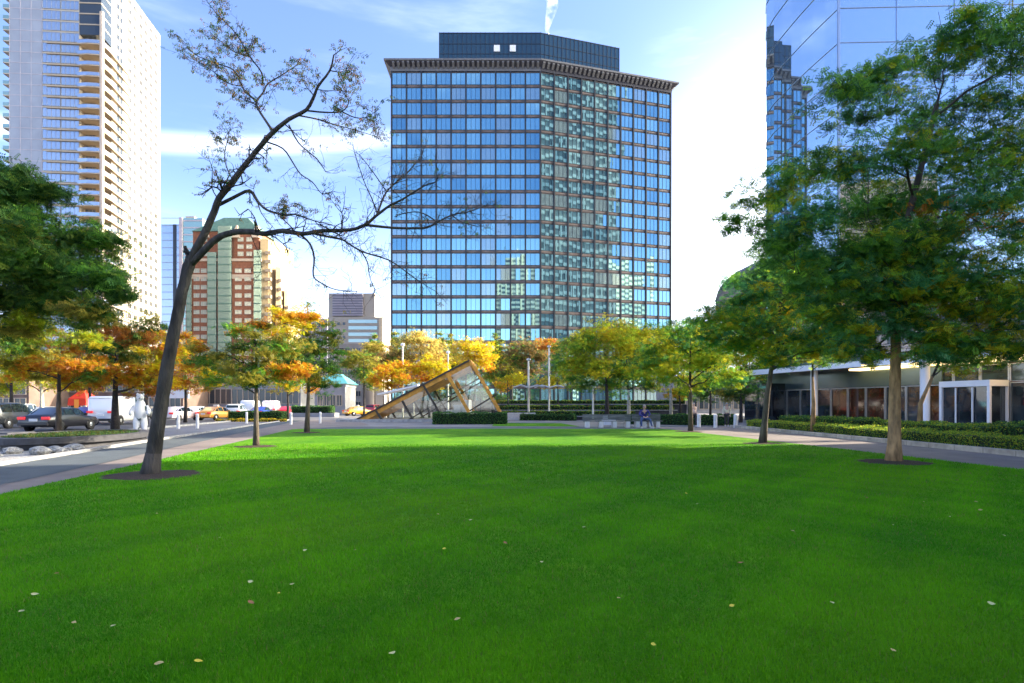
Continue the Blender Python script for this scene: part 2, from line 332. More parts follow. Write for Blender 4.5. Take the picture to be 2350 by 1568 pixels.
# ---------------------------------------------------------------- grass blades and fallen leaves
def blades():
    n = 560000
    u = RNG.random(n); Y0, Y1, p = 2.2, 22.0, -.35
    Y = (Y0**p + u * (Y1**p - Y0**p))**(1 / p)
    X = (RNG.random(n) * 2 - 1) * (Y * .93 + .4)
    ok = (X > np.interp(Y, [-10, 9.55, 20, 33.75], [-5.2, -8.6, -10.6, -13.5]) + .03) & (X < np.interp(Y, [-10, 13, 27.6], [14.2, 11.9, 10.75]) - .03)
    for (mx_, my_, mr_) in ((-7.7, 12.2, .95), (-9.35, 20.8, .75), (10.05, 15, .9)): ok &= (X - mx_)**2 + (Y - my_)**2 > mr_**2
    X, Y = X[ok], Y[ok]; n = len(X)
    patch0 = sum(np.sin(X * a + Y * b_ + c) for a, b_, c in ((.5, .3, 0), (-.35, .8, 1), (.9, -.6, 2))) / 3
    patch = sum(np.sin(X * a + Y * b_ + c) for a, b_, c in ((1.3, .8, 0), (-.7, 2.1, 1), (2.9, -1.7, 2), (4.1, 3.3, 4), (-5.3, 4.6, 5))) / 5
    sc = np.clip(Y / 4.5, .8, 3.2)
    h = (.022 + .017 * RNG.random(n)) * (1 + .35 * patch) * np.clip(sc**.3, 1, 1.4); wd = .0029 * sc * (.7 + .6 * RNG.random(n))
    a = RNG.random(n) * 2 * np.pi; ln = RNG.random(n) * .9; la = RNG.random(n) * 2 * np.pi
    base = np.stack([X, Y, np.full(n, .018)], 1); side = np.stack([np.cos(a), np.sin(a), np.zeros(n)], 1) * wd[:, None]
    tip = base + np.stack([np.cos(la) * ln * h, np.sin(la) * ln * h, h], 1)
    v = np.stack([base - side, base + side, tip], 1).reshape(-1, 3)
    t = RNG.random(n); tt = np.clip(.45 + .62 * patch + .25 * patch0 + .36 * (t - .5) * 2, 0, 1)[:, None]
    col = np.array([[.040, .215, .002]]) * (1 - tt) + np.array([[.145, .44, .005]]) * tt
    yl = np.clip(patch0 * .9 + .2 * np.sin(X * 1.9 - Y * 1.1), 0, 1)[:, None] * .45; col = col * (1 - yl) + np.array([[.155, .33, .006]]) * yl
    dry = RNG.random(n) < .03; col[dry] = (.22, .20, .06)
    o = raw_mesh('grass', v, 3, M['grass'], None, col); tag(o, 'short lush green grass blades covering the near lawn', 'grass', kind='stuff')
blades()
lm = [mat('dry_leaf', (.46, .36, .14), .8, noise=.3, scale=40), mat('yellow_leaf', (.60, .50, .05), .8), mat('brown_leaf', (.30, .15, .06), .8), mat('pale_leaf', (.50, .50, .22), .8)]
def fallen_leaf_mesh(m, k):
    b = MB(); rr = random.Random(k); pts = []
    for i in range(9):
        t = i / 8; wv = .024 * math.sin(math.pi * t**.8) + .001; z = .006 * math.sin(3 * t + k) + .008 * (t - .5)**2
        pts.append(((t - .5) * .09, wv, z))
    for i in range(8):
        (x0, w0, z0), (x1, w1, z1) = pts[i], pts[i+1]
        b.poly([(x0, -w0, z0 + .006), (x1, -w1, z1 + .006), (x1, 0, z1), (x0, 0, z0)]); b.poly([(x0, 0, z0), (x1, 0, z1), (x1, w1, z1 + .008), (x0, w0, z0 + .008)])
    o = b.build('fallen_leaf', m); bpy.data.objects.remove(o, do_unlink=True); return bpy.data.meshes['fallen_leaf' if k == 0 else 'fallen_leaf.%03d' % k]
LMESH = [fallen_leaf_mesh(m, k) for k, m in enumerate(lm)]
LNAME = ['dry tan fallen leaf lying on the green lawn', 'bright yellow fallen leaf lying on the green lawn', 'brown fallen leaf curled on the green lawn', 'pale yellow green fallen leaf lying on the green lawn']
SPOTS = [(1005,1190),(1080,1203),(815,1275),(1020,1272),(575,1350),(576,1400),(670,1356),(170,1448),(260,1455),(365,1546),(455,1540),(1243,1303),(1160,1258),(700,1275),(360,1188),(80,1380),(2050,1515),(1680,1408),(2275,1402),(1990,1150),(2180,1195),(2120,1160),(2050,1215),(2250,1180),(1575,1140),(1600,1165),(1700,1305),(1910,1400),(2240,1160),(2305,1240),(1050,1440),(640,1378),(505,1245),(130,1330),(50,1420),(1420,1390),(1340,1220),(1820,1230),(1500,1500),(900,1520)]
for i, (x, y) in enumerate(SPOTS):
    k = [0, 3, 0, 1, 3, 2, 3][i % 7]; o = bpy.data.objects.new('fallen_leaf', LMESH[k]); COL.objects.link(o); p = G(x, y)
    s_ = .34 + .28 * random.random(); o.scale = (s_ * 1.1, s_ * 1.2, s_); o.location = (p.x, p.y, .055); o.rotation_euler = (random.uniform(.0, .5), random.uniform(-.25, .25), random.uniform(-.9, .9))
    tag(o, LNAME[k], 'leaf', LNAME[k].replace('leaf', 'leaves', 1).replace('lying', 'scattered'))
# ---------------------------------------------------------------- trees
PAL = dict(
    green=[(.030, .085, .018), (.045, .115, .022), (.022, .065, .022), (.065, .140, .020), (.035, .095, .035)],
    deep=[(.016, .045, .016), (.024, .062, .020), (.012, .034, .015), (.035, .080, .022), (.055, .090, .018)],
    bluegreen=[(.022, .085, .045), (.030, .100, .055), (.018, .065, .035)],
    lime=[(.13, .19, .018), (.18, .22, .020), (.09, .15, .018), (.22, .22, .020)],
    yellow=[(.34, .25, .018), (.42, .29, .015), (.26, .24, .022), (.20, .21, .02)],
    gold=[(.46, .25, .012), (.52, .29, .015), (.38, .21, .02)],
    orange=[(.45, .165, .015), (.38, .12, .015), (.50, .23, .016), (.26, .10, .02)],
    rust=[(.24, .085, .025), (.17, .07, .03), (.30, .13, .03)],
    olive=[(.085, .085, .020), (.11, .10, .022), (.065, .075, .02)],
    brown=[(.075, .055, .035), (.055, .048, .035), (.10, .065, .03)],
    tan=[(.38, .25, .10), (.30, .21, .09), (.42, .30, .13)],
)
def leaves(name, clumps, leaf, nl, parent, sub=11, spread=.34, droop=.35):
    """clumps: (centre, (rx,ry,rz), [(palette, weight)..], number of fronds). A frond is a stalk with nl pairs of leaflets."""
    O, C = [], []
    for c, r, pal, n in clumps:
        c = np.array(c); r = np.array(r)
        m = max(4, int(sub * 1.25 * (r[0] * r[2])**.35)); dirs = RNG.normal(size=(m, 3)); dirs /= np.linalg.norm(dirs, axis=1)[:, None]
        cen = c + dirs * r * (.2 + .85 * RNG.random((m, 1)))
        names = [p for p, _ in pal]; wts = np.array([q for _, q in pal], float); wts /= wts.sum()
        pk = RNG.choice(len(names), size=m, p=wts); sz = .6 + .8 * RNG.random(m)
        idx = RNG.integers(0, m, n)
        g = RNG.normal(size=(n, 3)); g[:, 2] *= .58
        O.append(cen[idx] + g * r * spread * sz[idx][:, None])
        base = np.zeros((n, 3))
        for k, nm in enumerate(names):
            s_ = pk[idx] == k
            # a few fronds turn to a neighbouring palette colour
            base[s_] = np.array(PAL[nm])[RNG.integers(0, len(PAL[nm]), s_.sum())]
        C.append(np.minimum(base * np.array([[1.08, 1.0, .62]]) * np.where(base[:, :1] > .15, 1.9, 2.9) * (.65 + .7 * RNG.random((n, 1))), .6))
    O = np.concatenate(O); C = np.concatenate(C); n = len(O)
    a = RNG.random(n) * 2 * np.pi; el = RNG.normal(size=n) * .4 - droop
    D = np.stack([np.cos(a) * np.cos(el), np.sin(a) * np.cos(el), np.sin(el)], 1)
    Sd = np.cross(D, np.array([0, 0, 1.])); Sd /= np.linalg.norm(Sd, axis=1)[:, None] + 1e-9
    tilt = RNG.normal(size=(n, 1)) * .5; U = np.cross(Sd, D); Sd = Sd * np.cos(tilt) + U * np.sin(tilt)
    V = []
    for k in range(nl):
        t = (k - nl / 2 + .5) * leaf * .62
        for sg in (-1, 1):
            p0 = O + D * t; q = Sd * sg
            ln = leaf * (1.15 - .5 * abs(k - nl / 2 + .5) / nl) * (.8 + .4 * RNG.random((n, 1)))
            tip = p0 + q * ln + D * ln * .35 - np.array([0, 0, 1.]) * ln * .25
            wv = D * leaf * .26; mid = p0 * .5 + tip * .5
            V.append(np.stack([p0, mid - wv, tip, mid + wv], 1))
    V = np.stack(V, 1).reshape(-1, 3)
    return raw_mesh(name, V, 4, M['leaf'], parent, np.repeat(C, nl * 2, axis=0))
def bez(a, b_, c, n): return [a * ((1-t)**2) + b_ * (2*t*(1-t)) + c * (t*t) for t in [i / (n - 1) for i in range(n)]]
def tree(name, label, base, trunk, r0, clumps, leaf=.06, nl=4, density=1., bark='bark', group=None, sub=11, spread=.27, fork=.5, twigs=5, cat='tree'):
    """trunk: list of world points from the ground; clumps: (centre Vector, radius tuple, palette list)"""
    t = thing(name, label, cat, (base[0], base[1], 0), 0, group); off = Vector((base[0], base[1], 0))
    tb = MB(); P = [Vector(p) - off for p in trunk]; n = len(P)
    rad = [r0 * (1 - .66 * i / max(1, n - 1)) for i in range(n)]; rad[0] = r0 * 1.35
    if n > 2: rad[1] = r0 * 1.0
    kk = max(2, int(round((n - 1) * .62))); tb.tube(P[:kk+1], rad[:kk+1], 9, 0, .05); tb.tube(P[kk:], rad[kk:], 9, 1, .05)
    L = []; nodes = []
    for i in range(n - 1):
        for q in range(4):
            f = (i + q / 4) / (n - 1)
            if f >= fork: nodes.append((P[i].lerp(P[i+1], q / 4), rad[i] * (1 - q / 4) + rad[i+1] * q / 4, 0., 0))
    cs = sorted([(Vector(c) - off, r, pal) for c, r, pal in clumps], key=lambda q: min((q[0] - m_[0]).length for m_ in nodes))
    for c, r, pal in cs:
        def cost(m_):
            d_ = c - m_[0]; return d_.length + max(0, .35 - d_.z / (d_.length + .01)) * 1.3 * d_.length + m_[2] * .25 + (0 if m_[3] < 3 else 1.5)
        s0, pr, pl, lev = min(nodes, key=cost); D_ = c - s0
        mid = s0.lerp(c, .5) + Vector((random.uniform(-.12, .12), random.uniform(-.12, .12), .10)) * D_.length
        pts = bez(s0, mid, c, 7); pts = [p + Vector(RNG.normal(size=3)) * .018 * D_.length * (0 < q < 6) for q, p in enumerate(pts)]
        rr = max(.009, min(pr * .62, r0 * .34, .02 + .022 * D_.length))
        tb.tube(pts, [rr * (1 - .75 * q / 6) for q in range(7)], 6, 1)
        for q in (2, 4, 5): nodes.append((pts[q], rr * (1 - .75 * q / 6), pl + D_.length * q / 6, lev + 1))
        for _ in range(twigs):
            dd = Vector(RNG.normal(size=3)).normalized(); e = c + Vector((dd.x * r[0], dd.y * r[1], dd.z * r[2])) * .9
            s1 = pts[random.randint(2, 6)]; m1 = s1.lerp(e, .5) + Vector((0, 0, .12 * r[2])); tb.tube(bez(s1, m1, e, 5), [rr * .28 * (1 - .8 * q / 4) + .004 for q in range(5)], 4, 1)
        vol = r[0] * r[1] * r[2]
        L.append((c, r, pal, int(density * 1000 * vol**.72 / (leaf / .06)**1.6) + 20))
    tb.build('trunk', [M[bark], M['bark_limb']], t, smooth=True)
    leaves('crown', L, leaf, nl, t, sub, spread)
    return t
def cl(lst, Y, dep=.9, seed=0, flat=.7):
    """clumps from photo positions: (x, y, radius_px, palette, depth offset)"""
    o = []; rr = random.Random(seed)
    for q in lst:
        x, y, rp, pal = q[:4]; dy = q[4] if len(q) > 4 else rr.uniform(-dep, dep); Yc = Y + dy
        r = rp * 1.08 / F * Yc; o.append((W(x, y, Yc), (r, r * .95, r * flat), pal))
    return o
def mulch(X, Y, r):
    b = MB(); n = 28; pts = []
    for k in range(n):
        a = 2*math.pi*k/n; q = r * random.uniform(.84, 1.12); pts.append((X + q*math.cos(a), Y + q*math.sin(a), .024))
    ct = (X, Y, .075)
    for k in range(n): b.poly([pts[k], pts[(k+1) % n], ct])
    struct(b.build('mulch_bed', M['soil']))
mulch(-7.7, 12.2, .95); mulch(-9.35, 20.8, .75); mulch(-11.4, 31.6, .8); mulch(10.05, 15, .9); mulch(9.95, 22.4, .75); mulch(10.2, 32.8, .8)
# -- leaning, nearly bare tree on the left of the lawn
def bare_tree():
    Y0 = 12.2; base = W(345, 1092, Y0); t = thing('bare_tree', 'tall leaning almost leafless tree with dark bare branches on the left of the lawn', 'tree', (base.x, base.y, 0)); off = Vector((base.x, base.y, 0))
    px = Y0 / F; tb = MB(); tw = MB(); tips = []
    def line(pts, r0, r1, d0=0., d1=0., sides=6, tw_n=0, tw_len=40, leafy=0.):
        pts = [(p[0], p[1]) for p in pts]; n = len(pts); out = []
        # resample smoothly
        P = [Vector(p) for p in pts]; fine = []
        for i in range(n - 1):
            p0, p1, p2, p3 = P[max(0, i-1)], P[i], P[i+1], P[min(n-1, i+2)]
            for s_ in range(3):
                u = s_ / 3; fine.append(.5 * ((2*p1) + (p2-p0)*u + (2*p0-5*p1+4*p2-p3)*u*u + (-p0+3*p1-3*p2+p3)*u**3))
        fine.append(P[-1]); m = len(fine); W3 = []; rads = []
        for i, q in enumerate(fine):
            u = i / (m - 1); W3.append(W(q.x, q.y, Y0 + d0 + (d1 - d0) * u) - off); rads.append((r0 + (r1 - r0) * u) * px * .78)
        tb.tube(W3, rads, sides, jit=.07)
        for _ in range(int(tw_n * 1.6)):
            i = random.randint(m // 4, m - 1); s0 = W3[i]; tang = (W3[min(m-1, i+1)] - W3[max(0, i-1)]).normalized()
            twig(s0, tang, random.uniform(.5, 1.) * tw_len * px, max(.0055, rads[i] * .38), 2, leafy)
        twig(W3[-1], (W3[-1] - W3[-2]).normalized(), tw_len * .7 * px, max(.003, rads[-1] * .8), 2, leafy)
    def twig(s0, tang, L, r, lev, leafy):
        d_ = (tang * random.uniform(.3, .9) + Vector(RNG.normal(size=3)) * .55); d_.normalize()
        p = s0.copy(); pts = [p.copy()]; k = 5
        for i in range(k):
            d_ = (d_ + Vector(RNG.normal(size=3)) * .16 + Vector((0, 0, .02))).normalized(); p = p + d_ * L / k; pts.append(p.copy())
        tw.tube(pts, [r * (1 - .6 * i / k) for i in range(k + 1)], 3)
        if random.random() < leafy: tips.append(pts[-1]); 
        if random.random() < leafy * .8: tips.append(pts[random.randint(2, 4)])
        if lev > 0:
            for _ in range(random.randint(1, 3)): i = random.randint(1, k); twig(pts[i], (pts[i] - pts[i-1]).normalized(), L * random.uniform(.45, .75), r * .65, lev - 1, leafy)
    line([(345,1096),(350,1060),(364,965),(378,880),(392,800),(408,720),(424,645),(438,590)], 22, 13.5, 0, .15, 12)
    # widen the foot
    tb.tube([W(344,1100,Y0)-off, W(347,1075,Y0)-off, W(352,1040,Y0)-off], [.24, .187, .156], 12, jit=.05)
    tb.tube([W(424,640,12.35)-off, W(432,612,12.35)-off, W(445,585,12.35)-off], [.098, .125, .08], 10, jit=.08)
    line([(437,600),(448,575),(465,545),(492,485),(503,455),(533,418),(564,377),(596,337),(627,303),(663,274),(703,252),(721,220),(730,198),(757,162),(766,126)], 12, 2, .15, -.8, 8, 12, 55, .75)
    line([(627,303),(609,276),(593,251),(589,233),(605,211),(614,193),(649,171),(676,153)], 4.2, 1.4, -.2, .5, 6, 12, 50, .8)
    line([(589,233),(564,211),(555,198),(537,162),(505,148),(456,130),(429,108)], 3.2, 1, .1, 1., 5, 16, 48, .9)
    line([(602,192),(600,166),(573,130),(555,99),(533,67),(501,36),(479,9)], 2.6, .8, .3, -.6, 5, 14, 45, .9)
    line([(573,130),(545,122),(524,110),(495,85)], 1.8, .8, .1, .6, 4, 8, 40, .9)
    line([(555,198),(520,190),(490,165),(470,150)], 1.8, .8, .3, -.4, 4, 8, 40, .9)
    line([(703,254),(748,258),(784,256),(800,236),(790,215)], 2.6, .9, -.4, -1.4, 5, 9, 45, .75)
    line([(784,256),(815,270),(843,269),(861,256)], 1.8, .8, -1., -1.6, 4, 7, 40, .6)
    line([(685,265),(730,274),(771,287),(807,296),(865,314)], 2.5, .8, -.3, .6, 5, 10, 48, .7)
    line([(721,220),(700,195),(690,165)], 1.6, .8, -.5, 0, 4, 5, 40, .7)
    line([(757,162),(785,165),(805,150)], 1.6, .8, -.7, -1.3, 4, 6, 40, .9)
    line([(663,287),(685,328),(712,352),(730,368),(748,395)], 2.4, .9, -.2, -1.3, 5, 8, 45, .12)
    line([(609,325),(649,341),(672,373),(690,400),(717,418),(739,445),(762,440)], 2.6, .9, 0, -1.4, 5, 9, 45, .12)
    line([(535,415),(519,382),(516,350),(524,314),(528,294)], 2.2, .8, .1, .7, 4, 12, 50, .6)
    line([(499,455),(486,430),(488,392),(479,364)], 1.9, .7, .1, -.5, 4, 7, 45, .2)
    line([(501,471),(537,453),(573,438),(591,462),(614,483),(658,494),(676,492),(721,507),(762,516)], 6, .9, .1, -.9, 6, 12, 45, .2)
    line([(645,492),(655,478),(690,470)], 1.8, .7, -.5, 0, 4, 8, 32, .9)
    line([(591,462),(600,490),(625,520)], 1.8, .7, -.2, .6, 4, 4, 40, .05)
    line([(441,604),(465,579),(497,548),(533,534),(573,532),(609,537),(649,530),(694,537),(739,530),(802,528),(838,516),(865,494),(896,471),(923,458),(973,427),(1000,418)], 10.5, 1.4, .15, -1.5, 8, 22, 65, .10)
    line([(865,494),(887,440),(932,400),(968,357)], 3.4, 1.4, -.9, .2, 5, 22, 60, .06)
    line([(838,516),(901,523),(973,523),(1004,510),(1036,494),(1080,485),(1116,471)], 4, 1, -.8, .4, 6, 30, 62, .08)
    line([(1004,510),(964,487),(919,492),(905,498)], 2, .9, 0, .5, 4, 8, 50, .05)
    line([(1036,494),(1060,510),(1095,520)], 1.6, .8, 0, -.5, 4, 6, 50, .05)
    line([(721,537),(766,546),(789,552),(829,577),(892,597),(932,624),(964,647),(1000,669)], 3.6, .9, -.5, .5, 5, 32, 62, .06)
    line([(690,539),(712,561),(721,593),(719,633),(739,651),(771,665),(820,669)], 3.3, .9, -.4, -1.4, 5, 10, 48, .06)
    line([(829,577),(843,602),(849,638),(861,665)], 2.4, .9, -.1, -.8, 4, 8, 45, .06)
    line([(865,489),(852,453),(834,413),(811,341)], 2.3, .9, -.9, -.5, 4, 7, 55, .05)
    line([(887,440),(856,395),(825,355)], 2, .8, -.6, .2, 4, 7, 50, .08)
    line([(573,534),(590,575),(600,610),(590,640)], 1.5, .6, 0, .6, 4, 4, 40, .03)
    line([(649,530),(655,560),(665,600)], 1.4, .6, 0, .6, 4, 4, 40, .03)
    tb.build('trunk', M['bark_lean'], t, smooth=True); tw.build('twig', M['bark_dark'], t)
    L = [(tuple(p), (.07, .07, .05), [('deep', 2), ('brown', 2.5), ('olive', 1), ('rust', .4)], 3) for p in tips if random.random() < .42]
    leaves('crown', L, .042, 2, t, 3, .5, .9)
bare_tree()
# -- right-hand row
g_ = [('green', 3.4), ('bluegreen', .9), ('deep', .8), ('lime', .9)]; gy = [('green', 2), ('lime', 1), ('yellow', .5), ('bluegreen', .8)]; go_ = [('green', 2), ('orange', .5), ('lime', .6), ('bluegreen', 1)]
big = [(1925,205,72,g_),(2010,200,85,g_),(2055,150,50,g_),(1965,255,60,g_),(2190,70,75,g_,-1.5),(2290,60,110,[('green', 2), ('lime', 1)],-1.5),(2360,130,110,g_,-2),(2170,150,60,g_,-1),(2230,240,80,g_),(2330,290,100,g_),
       (2120,265,80,g_),(2180,350,100,g_),(2060,350,95,g_),(1955,380,90,g_),(1870,410,75,g_),(1790,430,70,gy),(1720,455,55,g_),(1690,520,45,g_),(2290,400,100,g_),(1740,520,40,g_),
       (2230,480,110,go_),(2110,480,110,go_),(1990,490,110,g_),(1890,500,95,g_),(1810,520,70,g_),(2330,520,90,gy),(1850,590,80,g_),(1950,590,90,[('bluegreen', 1), ('green', 2)]),(2060,600,100,g_),
       (2180,600,100,[('green', 2), ('yellow', .9), ('bluegreen', 1)]),(2290,640,100,gy),(2120,690,85,[('yellow', 1.2), ('lime', 1), ('green', 1)]),(2030,700,70,[('bluegreen', 2), ('green', 1)]),(2230,720,90,[('yellow', .8), ('green', 2), ('orange', .4)]),(2330,740,80,gy),
       (1960,680,70,g_),(2050,760,55,[('bluegreen', 2), ('green', 1)]),(1980,780,45,gy),(2150,780,50,gy),(2370,420,80,g_,1),(2390,660,90,g_,0)] + [(x, y, r, p, d) for d in (-1.3, .6) for x, y, r, p in ((1960,640,70,g_),(2060,660,70,gy),(2130,640,75,go_),(2210,660,80,gy),(2300,700,80,gy),(1900,720,60,g_),(1970,750,60,gy),(2090,720,60,g_),(2170,750,65,gy),(2260,790,60,gy),(2340,800,60,g_),(1930,800,45,gy),(2000,815,40,gy),(2120,800,45,g_),(2200,820,45,gy),(1780,560,60,g_),(1860,650,60,g_),(2010,560,80,g_),(2150,540,80,g_))]
bp_ = G(2050, 1062)
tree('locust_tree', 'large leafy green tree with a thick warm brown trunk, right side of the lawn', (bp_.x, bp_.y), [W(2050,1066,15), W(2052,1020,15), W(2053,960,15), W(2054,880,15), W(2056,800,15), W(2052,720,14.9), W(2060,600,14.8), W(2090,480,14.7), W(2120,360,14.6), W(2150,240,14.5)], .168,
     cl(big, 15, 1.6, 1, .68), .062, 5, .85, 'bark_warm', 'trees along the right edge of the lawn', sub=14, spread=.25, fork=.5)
bp_ = G(1753, 1019)
tree('locust_tree', 'slender green locust tree with a thin curved trunk, behind the large right-hand tree', (bp_.x, bp_.y), [W(1750,1021,22.4), W(1755,970,22.4), W(1762,900,22.4), W(1770,850,22.4), W(1785,800,22.4), W(1790,720,22.4), W(1795,640,22.4)], .125,
     cl([(1800,600,75,g_),(1750,640,75,g_),(1860,650,75,g_),(1700,680,65,gy),(1800,700,85,g_),(1880,730,70,gy),(1660,730,60,gy),(1740,750,75,gy),(1830,780,70,gy),(1900,800,55,gy),(1690,790,60,[('lime', 1), ('yellow', .7), ('green', 1.2)]),(1780,820,50,gy),(1930,760,50,g_),(1640,770,45,gy)], 22.4, 1.7, 2), .075, 4, 1.3, 'bark', 'trees along the right edge of the lawn', sub=12)
bp_ = G(1585, 992); ly = [('lime', 2.2), ('yellow', 1.1), ('green', 1.6)]
tree('locust_tree', 'small yellow green tree with thin straight trunk at the far right lawn corner', (bp_.x, bp_.y), [W(1585,994,32.8), W(1585,940,32.8), W(1584,890,32.8), W(1584,830,32.8), W(1585,770,32.8)], .12,
     cl([(1590,765,50,gy),(1540,790,50,ly),(1640,790,55,gy),(1500,820,45,ly),(1580,820,60,ly),(1650,840,55,ly),(1530,855,50,ly),(1600,865,50,ly),(1670,860,40,gy),(1480,850,38,ly)], 32.8, 1.6, 3), .1, 3, 1.2, 'bark', 'trees along the right edge of the lawn', sub=10)
# -- plaza trees in the middle distance
tree('plaza_tree', 'yellow green plaza tree with a dark trunk behind the long stone bench', (W(1393,950,50).x, 50), [W(1393,965,50), W(1393,910,50), W(1390,860,50), W(1388,800,50)], .16,
     cl([(1390,770,55,[('yellow', 2), ('lime', 1.5), ('gold', .6)]),(1340,800,50,ly),(1430,790,50,[('yellow', 2), ('lime', 2)]),(1310,840,45,ly),(1370,840,55,ly),(1430,850,50,ly),(1340,880,40,[('green', 2), ('lime', 1)]),(1395,885,40,[('green', 2), ('lime', 1)])], 50, 2, 4), .14, 3, 1.2, 'bark_dark', 'yellow green trees on the plaza', sub=10)
tree('plaza_tree', 'yellow green plaza tree with a pale forked trunk behind the seated man', (W(1443,950,57).x, 57), [W(1443,967,57), W(1443,920,57), W(1442,895,57), W(1435,860,57), W(1440,800,57)], .16,
     cl([(1470,770,50,ly),(1420,760,40,[('gold', 1), ('yellow', 1)]),(1520,790,45,ly),(1450,810,50,ly),(1500,840,50,[('lime', 2), ('green', 2)]),(1440,860,45,[('green', 2), ('lime', 1)]),(1540,840,40,ly),(1490,880,35,[('green', 2), ('lime', 1)])], 57, 2, 5), .15, 3, 1.2, 'bark_pale', 'yellow green trees on the plaza', sub=10)
tree('plaza_tree', 'yellow green tree with pale leaning trunk, behind the pedestrian in pink', (W(1540,950,64).x, 64), [W(1540,962,64), W(1540,915,64), W(1536,870,64), W(1536,800,64)], .16,
     cl([(1540,760,40,gy),(1580,800,45,ly),(1530,820,45,ly),(1610,760,45,g_),(1650,750,50,g_),(1620,830,45,gy)], 64, 2, 15), .16, 3, 1.2, 'bark_pale', 'yellow green trees on the plaza', sub=10)
# -- left-hand row
og = [('olive', 1.5), ('orange', 1.), ('green', 1.6), ('gold', .5)]; dg = [('green', 1.5), ('olive', 2), ('deep', 1)]; orr = [('orange', 2), ('gold', 1.2), ('rust', .5)]
bp_ = G(588, 1027)
tree('locust_tree', 'slim straight tree with olive and orange autumn leaves, second on the left of the lawn', (bp_.x, bp_.y), [W(588,1029,20.8), W(588,985,20.8), W(588,930,20.8), W(588,880,20.8), W(588,820,20.8), W(584,760,20.8)], .095,
     cl([(648,725,42,orr),(600,745,38,[('orange', 1), ('olive', 1)]),(685,735,38,orr),(545,755,32,[('green', 1), ('orange', 1)]),(640,775,48,[('gold', 1), ('olive', 1.2), ('green', .6)]),(580,795,45,dg),(520,815,45,dg),(670,810,45,dg),(610,830,50,dg),(470,830,42,og),(550,850,50,dg),(500,870,45,[('olive', 2), ('gold', .7), ('green', 1)]),(640,860,45,og),(580,880,42,dg),(450,790,32,[('orange', 1), ('olive', 1)]),(690,850,38,orr)], 20.8, 1.4, 6), .075, 4, 1.25, 'bark', 'trees along the left edge of the lawn', sub=9)
bp_ = G(705, 994)
tree('locust_tree', 'slim dark green tree, farthest on the left edge of the lawn', (bp_.x, bp_.y), [W(704,996,31.6), W(706,950,31.6), W(708,900,31.6), W(710,840,31.6), W(712,770,31.6)], .12,
     cl([(705,770,42,[('green', 1), ('gold', .4), ('olive', 1)]),(750,770,35,dg),(690,810,42,dg),(735,815,42,dg),(775,800,30,dg),(670,840,34,dg),(720,855,42,dg),(760,850,32,dg),(745,885,30,dg),(700,740,26,[('olive', 1), ('gold', .6)])], 31.6, 1.5, 7), .1, 3, 1.25, 'bark', 'trees along the left edge of the lawn', sub=9)
ot = [('orange', 2), ('rust', 1), ('olive', 1.1), ('gold', .6)]; yg = [('lime', 1.6), ('yellow', 1), ('olive', 1)]
tree('street_tree', 'thin street tree with orange leaves and a grey trunk in front of the black sedan', (W(134,1008,25.7).x, 25.7), [W(134,1012,25.7), W(134,960,25.7), W(135,900,25.7), W(136,840,25.7), W(138,780,25.7)], .11,
     cl([(90,770,50,yg),(150,790,50,ot),(40,800,50,[('lime', 1), ('olive', 2), ('green', 1)]),(110,830,50,ot),(180,830,50,ot),(60,850,45,[('orange', 1), ('olive', 1), ('lime', .6)]),(150,870,45,orr),(200,780,40,yg),(20,760,45,yg),(210,860,35,og)], 25.7, 1.6, 8), .085, 4, 1.2, 'bark', 'autumn trees along the left street', sub=9)
tree('street_tree', 'street tree with rusty and dark green leaves, dark trunk before the white van', (W(264,1003,27.6).x, 27.6), [W(264,1006,27.6), W(264,950,27.6), W(264,900,27.6), W(266,840,27.6), W(270,770,27.6)], .165,
     cl([(260,760,45,[('rust', 1), ('olive', 1), ('orange', .6)]),(310,770,45,[('rust', 1), ('olive', 1), ('deep', 1)]),(225,800,45,[('deep', 2), ('green', 1)]),(285,810,50,[('deep', 2), ('green', 1), ('olive', 1)]),(345,800,45,ot),(320,850,50,ot),(250,860,50,[('deep', 1), ('orange', 1.4)]),(380,840,45,orr),(290,880,35,orr),(355,885,35,ot),(400,790,38,orr),(350,740,34,[('olive', 1), ('deep', 1)])], 27.6, 1.6, 9), .09, 4, 1.25, 'bark_dark', 'autumn trees along the left street', sub=9)
dd_ = [('deep', 4), ('green', 1.2), ('olive', .25)]
tree('broad_tree', 'dark green broad tree hanging over the left edge of the photo', (-15.2, 12.6), [(-15.2, 12.6, 0), (-15.1, 12.6, 1.5), (-14.9, 12.7, 2.8), (-14.6, 12.8, 4.2), (-14.2, 12.8, 5.4)], .24,
     cl([(20,430,75,dd_),(90,440,60,dd_),(-60,430,110,dd_),(-40,560,130,dd_),(60,520,90,dd_),(150,540,75,dd_),(220,560,55,dd_),(50,610,95,dd_),(140,620,90,dd_),(225,640,70,dd_),(275,680,45,dd_),(20,690,90,[('deep', 3), ('olive', 1), ('lime', .4)]),(110,700,80,dd_),(190,710,65,[('deep', 2), ('olive', 1), ('lime', .5)]),(-70,700,120,dd_),(50,740,50,[('lime', 1), ('olive', 2), ('deep', 1)]),(-180,560,150,dd_)], 12.8, 1.3, 10, .75), .06, 5, 1.9, 'bark', None, sub=13, spread=.27)
